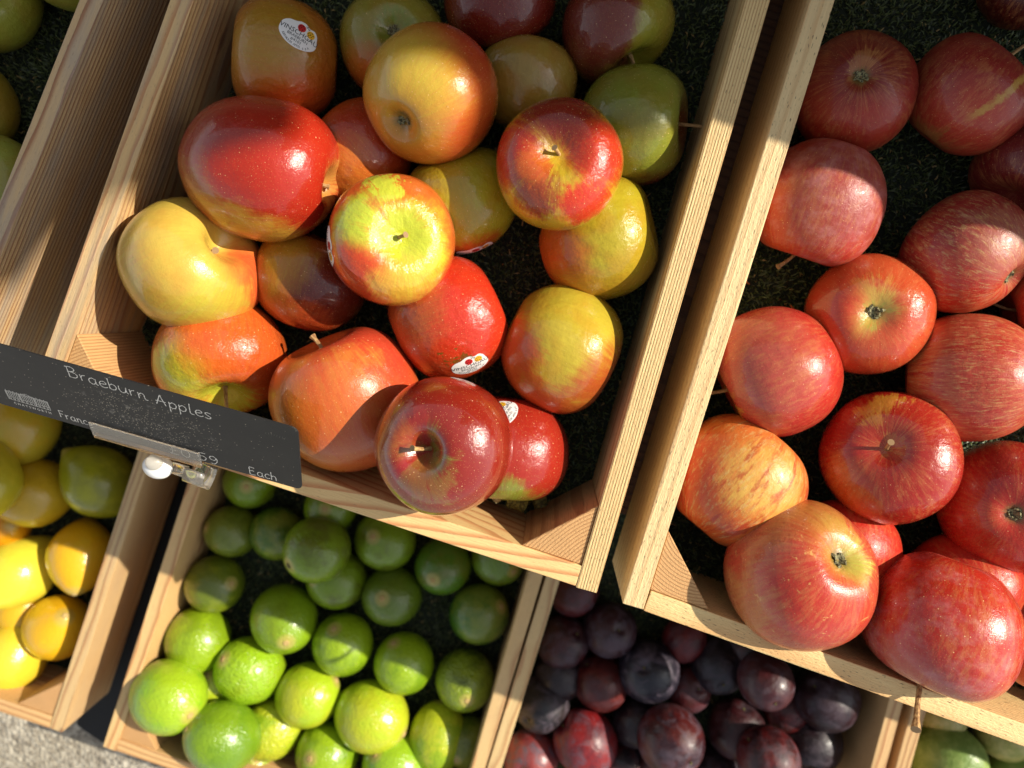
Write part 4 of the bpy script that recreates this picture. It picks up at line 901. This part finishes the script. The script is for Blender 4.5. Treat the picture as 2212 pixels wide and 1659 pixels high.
PL = [
 pl(1240, 1275, 112, 0, "reddish plum just under the corner of the middle crate", (110, 28, 30), MR),
 pl(1215, 1386, 116, 0, "maroon plum with a grey bloom crescent, by the left wall of the plum crate", (86, 28, 32), (62, 26, 32), .45),
 pl(1171, 1520, 122, 0, "dusty grey-black plum against the left wall, in deep shade", (58, 46, 46), (34, 30, 34), .5),
 pl(1296, 1476, 118, 0, "brick red plum between the blue-black plum and the left wall", (120, 34, 26), (92, 26, 24), .2),
 pl(1478, 1382, 96, 0, "small red plum right under the front rim of the right crate", (134, 40, 40), (96, 30, 34), .2),
 pl(1375, 1562, 108, 0, "low black plum behind the brightest red plum", BK, (50, 24, 28), .2),
 pl(1486, 1487, 104, 0, "low maroon plum right of the blue-black plum", (104, 34, 38), MR, .3),
 pl(1551, 1436, 120, 0, "slate-blue plum left of the red-tipped plum", (40, 36, 48), BK, .4),
 pl(1697, 1532, 104, 0, "red-tipped plum low in the middle of the right group", (124, 34, 36), MR, .2),
 pl(1590, 1574, 126, 0, "dark wine plum in the centre of the bottom group", (76, 22, 26), (56, 22, 26), .2),
 pl(1756, 1600, 130, 0, "near-black plum against the right wall of the plum crate", BK, (44, 22, 30), .3),
 pl(1336, 1650, 112, 0, "low dark plum at the bottom edge beside the brightest red plum", BK, MR, .3),
 pl(1540, 1672, 112, 0, "plum cut by the bottom edge in the middle of the crate", (60, 24, 30), BK, .3),
 pl(1208, 1460, 104, 0, "deep lying plum in the dark gap by the left wall", BK, (44, 26, 30), .3),
 pl(1420, 1660, 110, 0, "shadowed plum tucked under the maroon plum with an orange patch", BK, MR, .3),
 pl(1620, 1400, 108, 0, "dark plum under the rim of the right crate, right of the slate-blue one", BK, MR, .3),
 pl(1316, 1360, 122, 1, "purple-brown plum with a curved bloom mark, touching the blue-black plum", (74, 28, 36), (58, 26, 36), .5),
 pl(1402, 1450, 138, 1, "blue-black plum with a round stalk scar and cloudy bloom", (34, 34, 48), (48, 40, 54), .75, ax=(-.15, .1)),
 pl(1653, 1470, 122, 1, "brownish red plum with a soft sheen, upper right group", (92, 34, 38), (74, 28, 34), .35),
 pl(1786, 1508, 140, 1, "large dark plum near the right wall with a bloom streak", (56, 24, 32), (46, 24, 32), .4),
 pl(1449, 1597, 146, 1, "maroon plum with an orange-red patch and lilac bloom streak", (98, 28, 26), (60, 22, 32), .5),
 pl(1660, 1640, 138, 1, "wine red plum cut by the bottom picture edge", (112, 28, 28), (66, 22, 26), .3),
 pl(1265, 1602, 140, 1, "brightest red plum, sunlit and frosted with white bloom", (164, 34, 36), (120, 34, 44), .7),
 pl(1148, 1636, 124, 1, "pale frosted pink plum in the bottom left corner of the plum crate", (176, 70, 66), (150, 66, 72), .9),
]
place(PL, ZL - FLOOR)
for s in PL: plum(s)

# ------------------------------------------------------------------ pears
def pear(s):
    _seed[0] += 1; rs = np.random.RandomState(_seed[0]); p, r = s['p'], s['r']
    R = orient(vdir(p, s['ax']), 1.0)
    def fn(T, F):
        q = np.sin(T); c = np.cos(T)
        w = np.where(c > 0, 1 - .62 * np.clip(c, 0, 1) ** 1.1, 1)
        return q * w * (1 + .1 * np.clip(c, 0, 1)), np.where(c > 0, 1.75 * c, .92 * c + .12 * np.exp(-(q / .25) ** 2))
    V, fs = lathe(fn, 50, 60); U = V / np.linalg.norm(V, axis=1, keepdims=True)
    V = V * (1 + lumps(U, rs, .03))[:, None] * r
    n = NB("pear_skin"); v = n.vmath('ADD', n.vmath('NORMALIZE', n.obj), (_seed[0], 0, 0))
    c = n.mix(n.step(n.noise(v, 3, 5, .7), .42, .62), lin(s['c1']), lin(s['c2'])); c = n.mix(n.step(n.voro(v, 26), .16, .1, .5), c, lin((96, 104, 50)))
    n.set(Base_Color=c, Roughness=.4, Normal=n.bump(n.noise(v, 6, 4), .3, .003))
    o = link_mesh("pear", V, fs, n.m, smooth=True, matrix=Matrix.Translation(p) @ R.to_4x4()); tag(o, s['label'], "pear", "pears in the bottom right crate")
    vs, f2 = tube([(0, 0, 1.7 * r), (.03 * r, 0, 1.95 * r), (.12 * r, 0, 2.25 * r)], [.07 * r, .05 * r, .07 * r], 8); link_mesh("stem", vs, f2, STEM_M, o)
    vs, f2 = [], []
    for i in range(7):
        a = i * .9; c0 = Vector((math.cos(a), math.sin(a), 0)); t0 = Vector((-c0.y, c0.x, 0)); o0 = Vector((0, 0, -.81 * r)); b0 = len(vs)
        vs += [o0 + t0 * .03 * r, o0 - t0 * .03 * r, o0 + c0 * .15 * r - Vector((0, 0, .07 * r))]; f2.append((b0, b0 + 1, b0 + 2))
    link_mesh("calyx", vs, f2, CALYX_M, o)
PE = [
 dict(c=(2036, 1550), d=96, L=0, ax=(.2, .9, -.2), c1=(196, 184, 120), c2=(170, 168, 92), label="small pale cream pear tucked under the front rim of the right crate"),
 dict(c=(2170, 1588), d=120, L=0, ax=(.5, .7, .1), c1=(190, 180, 104), c2=(160, 160, 80), label="cream-green pear with a dark blossom end at the right picture edge"),
 dict(c=(2048, 1640), d=158, L=0, ax=(-.3, -.8, .3), c1=(112, 138, 62), c2=(136, 156, 82), label="mottled green pear, largest of the pears"),
 dict(c=(2200, 1680), d=130, L=0, ax=(.5, -.5, .3), c1=(120, 144, 66), c2=(140, 150, 80), label="green pear in the bottom right corner of the picture"),
]
place(PE, ZL - FLOOR)
for s in PE: pear(s)

# ------------------------------------------------------------------ price sign and its clip
BR = P(653, 1057, 0.014); BL0 = P(-8, 868, 0.014)
su = (BR - BL0); su.z = 0; LEN = su.length; su.normalize()
nn_ = Vector((-su.y, su.x, 0))
sv = (nn_ * 0.0445 + Vector((0, 0, 0.040))); SH = sv.length; sv.normalize()
sn = su.cross(sv).normalized()
BL = BR - su * LEN
SM = Matrix(((su.x, sv.x, sn.x, BL.x), (su.y, sv.y, sn.y, BL.y), (su.z, sv.z, sn.z, BL.z), (0, 0, 0, 1)))
def rrect(x0, x1, y0, y1, r, n=6):
    pts = []
    for cx, cy, a0 in ((x1 - r, y0 + r, -90), (x1 - r, y1 - r, 0), (x0 + r, y1 - r, 90), (x0 + r, y0 + r, 180)):
        for k in range(n + 1):
            a = math.radians(a0 + 90 * k / n); pts.append((cx + r * math.cos(a), cy + r * math.sin(a)))
    return pts
def slab(pts, z0, z1):
    n = len(pts); vs = [(x, y, z0) for x, y in pts] + [(x, y, z1) for x, y in pts]
    fs = [tuple(range(n))[::-1], tuple(range(n, 2 * n))] + [(i, (i + 1) % n, n + (i + 1) % n, n + i) for i in range(n)]
    return vs, fs
def slate():
    n = NB("black_card"); u = n.noise(n.obj, 60, 5, .7); d1 = n.voro(n.obj, 1400.0); reg = n.noise(n.vmath('ADD', n.obj, (.4, 0, 0)), 22, 3, .6)
    vd = n.t.nodes.new('ShaderNodeTexVoronoi'); n.put(vd.inputs['Vector'], n.obj); vd.inputs['Scale'].default_value = 950.0
    cs = n.t.nodes.new('ShaderNodeSeparateColor'); n.put(cs.inputs[0], vd.outputs['Color'])
    x, y, z = n.sep(n.obj)
    dx = n.math('DIVIDE', n.math('SUBTRACT', x, 0.100), 0.045); dy = n.math('DIVIDE', n.math('SUBTRACT', y, 0.026), 0.022)
    near = n.step(n.math('ADD', n.math('MULTIPLY', dx, dx), n.math('MULTIPLY', dy, dy)), 1.6, 0.0)
    th = n.math('SUBTRACT', 0.97, n.math('MULTIPLY', n.math('MULTIPLY', near, reg), 0.9))
    m = n.math('MULTIPLY', n.step(vd.outputs['Distance'], .35, .2), n.math('GREATER_THAN', cs.outputs[0], th))
    c = n.mix(n.step(u, .4, .7, .5), lin((26, 25, 24)), lin((36, 35, 33)))
    c = n.mix(n.math('MULTIPLY', m, .75), c, lin((170, 160, 140)))
    c = n.mix(n.math('MULTIPLY', n.math('MULTIPLY', near, n.step(n.noise(n.obj, 180, 4, .7), .55, .7)), .3), c, lin((150, 146, 138)))
    return n.set(Base_Color=c, Roughness=.6, Normal=n.bump(n.noise(n.obj, 1200, 2), .15, .0003))
vs, fs = slab(rrect(0, LEN, 0, SH, 0.0045), -0.00045, 0.00045)
card = link_mesh("price_sign", vs, fs, slate(), matrix=SM)
tag(card, "black price sign with white hand lettering reading Braeburn Apples, on the front rim", "price sign")
CHALK = plain("chalk_ink", (205, 203, 196), .8)
def card_xy(x, y):
    d = ray(x, y); t = (BL - CP).dot(sn) / d.dot(sn); q = SM.inverted() @ (CP + d * t); return q.x, q.y
def ribbon(strokes, width, z=.00062):
    vs, fs = [], []
    for st in strokes:
        pts = catmull(st, False, 5) if len(st) > 2 else st
        pts = [Vector((p[0], p[1], 0)) for p in pts]
        b0 = len(vs)
        for i, p in enumerate(pts):
            t = pts[min(i + 1, len(pts) - 1)] - pts[max(i - 1, 0)]
            if t.length < 1e-9: t = Vector((1, 0, 0))
            t.normalize(); q = Vector((-t.y, t.x, 0)) * width * .5 * (0.85 + 0.3 * math.sin(i * 1.7))
            vs += [(p.x + q.x, p.y + q.y, z), (p.x - q.x, p.y - q.y, z)]
        for i in range(len(pts) - 1): a = b0 + 2 * i; fs.append((a, a + 1, a + 3, a + 2))
    return vs, fs
# hand lettering, x-height = 1, each glyph (advance, strokes)
GL = {
 'B': (1.25, [[(.1, 1.7), (.12, .9), (.15, 0)], [(-.1, 1.62), (.5, 1.75), (.85, 1.45), (.6, 1.05), (.15, .9)], [(.15, .9), (.75, .85), (1.0, .45), (.7, .05), (.1, .02)]]),
 'r': (.85, [[(.05, 1.0), (.12, .5), (.15, 0)], [(.14, .6), (.3, .9), (.6, 1.02)]]),
 'a': (1.1, [[(.75, .85), (.45, 1.0), (.12, .7), (.1, .25), (.4, 0), (.7, .25), (.8, .9)], [(.8, .95), (.78, .4), (.85, .05), (1.0, .08)]]),
 'e': (.95, [[(.1, .5), (.5, .55), (.78, .72), (.55, 1.0), (.2, .85), (.06, .45), (.25, .05), (.6, 0), (.88, .2)]]),
 'b': (1.05, [[(.1, 1.75), (.12, .8), (.14, .05)], [(.14, .6), (.45, .95), (.8, .7), (.75, .2), (.4, 0), (.14, .15)]]),
 'u': (1.1, [[(.08, 1.0), (.08, .4), (.3, .02), (.65, .15), (.82, .95)], [(.82, 1.0), (.82, .3), (.98, .02)]]),
 'n': (1.1, [[(.08, 1.0), (.12, .5), (.12, 0)], [(.12, .6), (.4, .98), (.68, .8), (.72, .3), (.85, .02), (1.05, .1)]]),
 'A': (1.3, [[(.0, 0), (.25, .8), (.52, 1.65)], [(.52, 1.65), (.75, .8), (1.0, 0)], [(-.05, .55), (.5, .6), (1.05, .62)]]),
 'p': (1.05, [[(.1, 1.0), (.1, .2), (.12, -.65)], [(.12, .65), (.45, 1.0), (.8, .75), (.75, .25), (.4, .03), (.12, .2)]]),
 'l': (.7, [[(.2, 1.7), (.18, .8), (.22, .1), (.6, .02)]]),
 's': (.95, [[(.75, .92), (.4, 1.0), (.15, .8), (.4, .52), (.72, .28), (.5, .0), (.08, .08)]]),
 'F': (1.0, [[(.12, 1.6), (.12, .8), (.12, 0)], [(.0, 1.6), (.5, 1.62), (.85, 1.66)], [(.12, .85), (.4, .88), (.7, .9)]]),
 'c': (.9, [[(.75, .85), (.45, 1.0), (.12, .7), (.12, .25), (.4, 0), (.8, .15)]]),
 'E': (1.15, [[(.85, 1.55), (.4, 1.62), (.1, 1.55), (.1, .8), (.12, .05), (.5, -.02), (.9, .05)], [(.1, .82), (.45, .85), (.75, .85)]]),
 'h': (1.05, [[(.1, 1.7), (.1, .8), (.1, 0)], [(.1, .6), (.4, .95), (.72, .75), (.76, 0)]]),
 '£': (1.15, [[(.85, 1.35), (.6, 1.6), (.35, 1.4), (.35, .8), (.3, .3), (.05, .02), (.5, .05), (.9, .02)], [(.08, .8), (.4, .82), (.7, .82)]]),
 '0': (1.1, [[(.5, 1.6), (.15, 1.3), (.1, .5), (.4, 0), (.8, .3), (.85, 1.1), (.5, 1.6)]]),
 '.': (.45, [[(.15, 0), (.22, .08)]]),
 '5': (1.1, [[(.85, 1.62), (.5, 1.6), (.22, 1.55)], [(.22, 1.55), (.18, 1.2), (.18, .9), (.55, 1.0), (.85, .65), (.6, .1), (.1, .08)]]),
 '9': (1.1, [[(.8, 1.2), (.5, 1.6), (.15, 1.35), (.2, .9), (.55, .8), (.8, 1.2), (.8, .6), (.5, .0), (.2, .05)]]),
 'd': (1.1, [[(.78, .85), (.45, 1.0), (.12, .7), (.1, .25), (.4, 0), (.7, .25), (.8, 1.0), (.8, 1.7)], [(.8, 1.7), (.8, .8), (.84, .0)]]),
 ' ': (.8, []),
}
def word(text, p0, p1, xh, width=.00054):
    """hand-drawn word whose baseline runs between two picture points lying on the card"""
    a = Vector(card_xy(*p0)); b = Vector(card_xy(*p1)); d = b - a; adv = sum(GL[c][0] for c in text); k = d.length / adv; d.normalize(); q = Vector((-d.y, d.x))
    st, x = [], 0
    rnd = random.Random(len(text) * 7)
    for ch in text:
        w, ss = GL[ch]; jy = rnd.uniform(-.07, .07)
        for s_ in ss: st.append([tuple(a + d * (x + px) * k + q * (py + jy) * xh) for px, py in s_])
        x += w
    vs, fs = ribbon(st, width); return link_mesh("lettering", vs, fs, CHALK, card)
word("Braeburn", (150, 812), (323, 864), .0052)
word("Apples", (340, 870), (462, 906), .0052)
word("France", (132, 899), (206, 921), .0040, .0005)
word("£0.59", (370, 974), (478, 1004), .0048)
word("Each", (540, 1021), (602, 1038), .0046)
# engraved logo: a long classical house front with its name beneath
def logo():
    (x0, y0), (x1, y1) = card_xy(9, 835), card_xy(101, 862)
    (xb, yb) = card_xy(17, 856)
    Wd = (Vector((x1, y1)) - Vector((x0, y0))).length; H = .0078; y0 = yb - 0.001
    st = []; y1 = y0 + H
    L = lambda a, b, c, d: st.append([(x0 + a * Wd, y0 + b * H), (x0 + c * Wd, y0 + d * H)])
    L(0, 0, 1, 0); L(0, .32, 1, .32); L(0, 1, 1, 1); L(0, .9, 1, .9); L(0, 0, 0, 1); L(1, 0, 1, 1)
    L(.32, 0, .32, 1); L(.68, 0, .68, 1)
    L(.36, 1, .5, 1.22); L(.5, 1.22, .64, 1)
    for i in range(22):
        a = (i + .5) / 22; L(a, .36, a, .86)
        if i % 2 == 0: L(a - .008, 1.0, a - .008, 1.12)
    for i in range(10):
        a = (i + .5) / 10; st.append([(x0 + (a + .022 * math.cos(t)) * Wd, y0 + (.15 + .10 * math.sin(t)) * H) for t in [k * math.pi / 3 for k in range(7)]])
    vs, fs = ribbon(st, .00026); link_mesh("house_emblem", vs, fs, CHALK, card)
    vs, fs = [], []
    tv, tf = text_mesh("C H A T S W O R T H", .0029)
    for q in tv: vs.append((x0 + Wd * .53 + q[0] * .86, y0 - .0040 + q[1], .0006))
    link_mesh("emblem_lettering", vs, [tuple(f) for f in tf], CHALK, card)
    # small scratched marks at the upper right of the card
    a, b = card_xy(575, 935); rn = random.Random(3)
    st = [[(a + k * .0016, b + rn.uniform(-.0005, .0005)), (a + k * .0016 + .0003, b + .0016)] for k in range(8)]
    vs, fs = ribbon(st, .00018); m = plain("faint_scratch", (84, 82, 76), .7); link_mesh("scratch_marks", vs, fs, m, card)
logo()
# clear clip
def clear(name, tint=(245, 240, 230), rough=.08):
    n = NB(name); n.set(Base_Color=lin(tint), Roughness=rough); n.b.inputs['Transmission Weight'].default_value = .92; n.b.inputs['IOR'].default_value = 1.45
    return n.m
ACR = clear("clear_plastic"); FROST = clear("frosted_plastic", (244, 242, 238), .06)
xa, _ = card_xy(203, 925); xb_, _ = card_xy(440, 1000)
clip = empty("sign_clip", (SM @ Vector(((xa + xb_) / 2, 0, 0))))
tag(clip, "clear plastic clip with a white ball joint, holding the black price sign", "sign clip")
def in_card(name, bm, mat): return link_bm(name, bm, mat, clip, matrix=SM)
in_card("front_lip", box_bm(xa, xb_, -.0022, .0098, .0012, .0026, .0003), FROST)
in_card("back_lip", box_bm(xa, xb_, -.0022, .0110, -.0022, -.0008, .0003), ACR)
in_card("channel_floor", box_bm(xa + .0004, xb_ - .0004, -.0040, -.0024, -.0024, .0028, .0003), clear('refracted_amber', (250, 222, 176), .1))  # amber tint painted in for wood refracted through the clear plastic
def wpt(x, y, z): return P(x, y, z)
def ball(name, c, r, mat, sx=1, sy=1, sz=1, hole=None):
    bm = bmesh.new(); bmesh.ops.create_uvsphere(bm, u_segments=28, v_segments=18, radius=r)
    for v in bm.verts: v.co.x *= sx; v.co.y *= sy; v.co.z *= sz
    return link_bm(name, bm, mat, clip, smooth=True, matrix=Matrix.Translation(c) @ UP_M)
WHT = NB("white_plastic"); WHT = WHT.set(Base_Color=lin((232, 232, 228)), Roughness=.25)
ball("ball_joint", wpt(341, 1008, .002), .0088, WHT, 1.05, .85, .9)
ball("socket", wpt(333, 999, .008), .0052, ACR, 1, 1, .8)
def tubeobj(name, pts, rad, mat, ns=14):
    vs, fs = tube([clip.matrix_world.inverted() @ Vector(p) for p in pts], rad, ns); return link_mesh(name, vs, fs, mat, clip, smooth=True)
tubeobj("arm", [wpt(352, 1006, .0), wpt(378, 1012, -.002), wpt(404, 1020, -.003)], [.0042, .0036, .004], ACR)
# curved clamp that grips the rim
cv, cf = [], []
A0 = wpt(428, 1018, .006); N = 16
for i in range(N + 1):
    a = math.radians(-100 + 200 * i / N)
    for k, rr in enumerate((.0100, .0086)):
        for j, w in enumerate((-.0085, .0085)):
            wv = UP_U * (w * (1.0 - .25 * abs(math.sin(a)))) - UP_N * (rr * math.cos(a)) + Vector((0, 0, rr * math.sin(a) - .004))
            cv.append(A0 + wv)
for i in range(N):
    b0 = i * 4; b1 = b0 + 4
    cf += [(b0, b0 + 1, b1 + 1, b1), (b0 + 2, b1 + 2, b1 + 3, b0 + 3), (b0, b1, b1 + 2, b0 + 2), (b0 + 1, b0 + 3, b1 + 3, b1 + 1)]
cf += [(0, 2, 3, 1), (N * 4, N * 4 + 1, N * 4 + 3, N * 4 + 2)]
link_mesh("clamp", [clip.matrix_world.inverted() @ v for v in cv], cf, ACR, clip, smooth=True)

# ------------------------------------------------------------------ small litter
def leaf(x, y, z, s, rot, col, label, seed):
    rs = random.Random(seed); m = NB("dry_leaf"); m = m.set(Base_Color=m.mix(m.step(m.noise(m.obj, 500, 3), .4, .6), lin(col), lin([c * .6 for c in col])), Roughness=.8)
    vs, fs = [], []; nu, nv = 9, 5
    for i in range(nu):
        u = i / (nu - 1); w = math.sin(math.pi * (u * .9 + .08)) * .42
        for j in range(nv):
            t = (j / (nv - 1) - .5) * 2
            vs.append(((u - .5) * s, t * w * s * (1 + .2 * rs.random()), .16 * s * math.sin(u * 5 + t * 2.2) + .1 * s * t * t + rs.uniform(-.02, .02) * s))
    for i in range(nu - 1):
        for j in range(nv - 1): a = i * nv + j; fs.append((a, a + 1, a + nv + 1, a + nv))
    p = P(x, y, z); o = link_mesh("dry_leaf", vs, fs, m, smooth=True, matrix=Matrix.Translation(p) @ Matrix.Rotation(rot, 4, 'Z') @ Matrix.Rotation(.3, 4, 'X'))
    sm = o.modifiers.new("thickness", 'SOLIDIFY'); sm.thickness = .00025
    tag(o, label, "leaf", "dry leaf scraps by the corner block")
leaf(1118, 1083, -.052, .016, .4, (150, 140, 60), "curled pale green leaf scrap just left of the smaller brown-green one", 1)
leaf(1165, 1078, -.055, .013, -.5, (120, 112, 50), "smaller brown-green leaf scrap nearer the corner block of the middle crate", 2)
leaf(1075, 1072, -.045, .009, 1.4, (206, 186, 130), "tiny cream leaf scrap under the shiny dark red apple", 3)
for i, (x, y, lb) in enumerate(((1868 * .0 + 1612, 609, "thin orange needle lying on the turf of the right crate, upper of the pair"), (1712, 665, "thin orange needle on the turf above the rosy apple"))):
    vs, fs = tube([P(x - 5, y - 6, -.070), P(x, y, -.0685), P(x + 7, y + 5, -.069)], [.0003, .0006, .0003], 6)
    tag(link_mesh("dry_needle", vs, fs, plain("dry_needle", (190, 96, 40), .7)), lb, "needle", "dry needles on the turf")
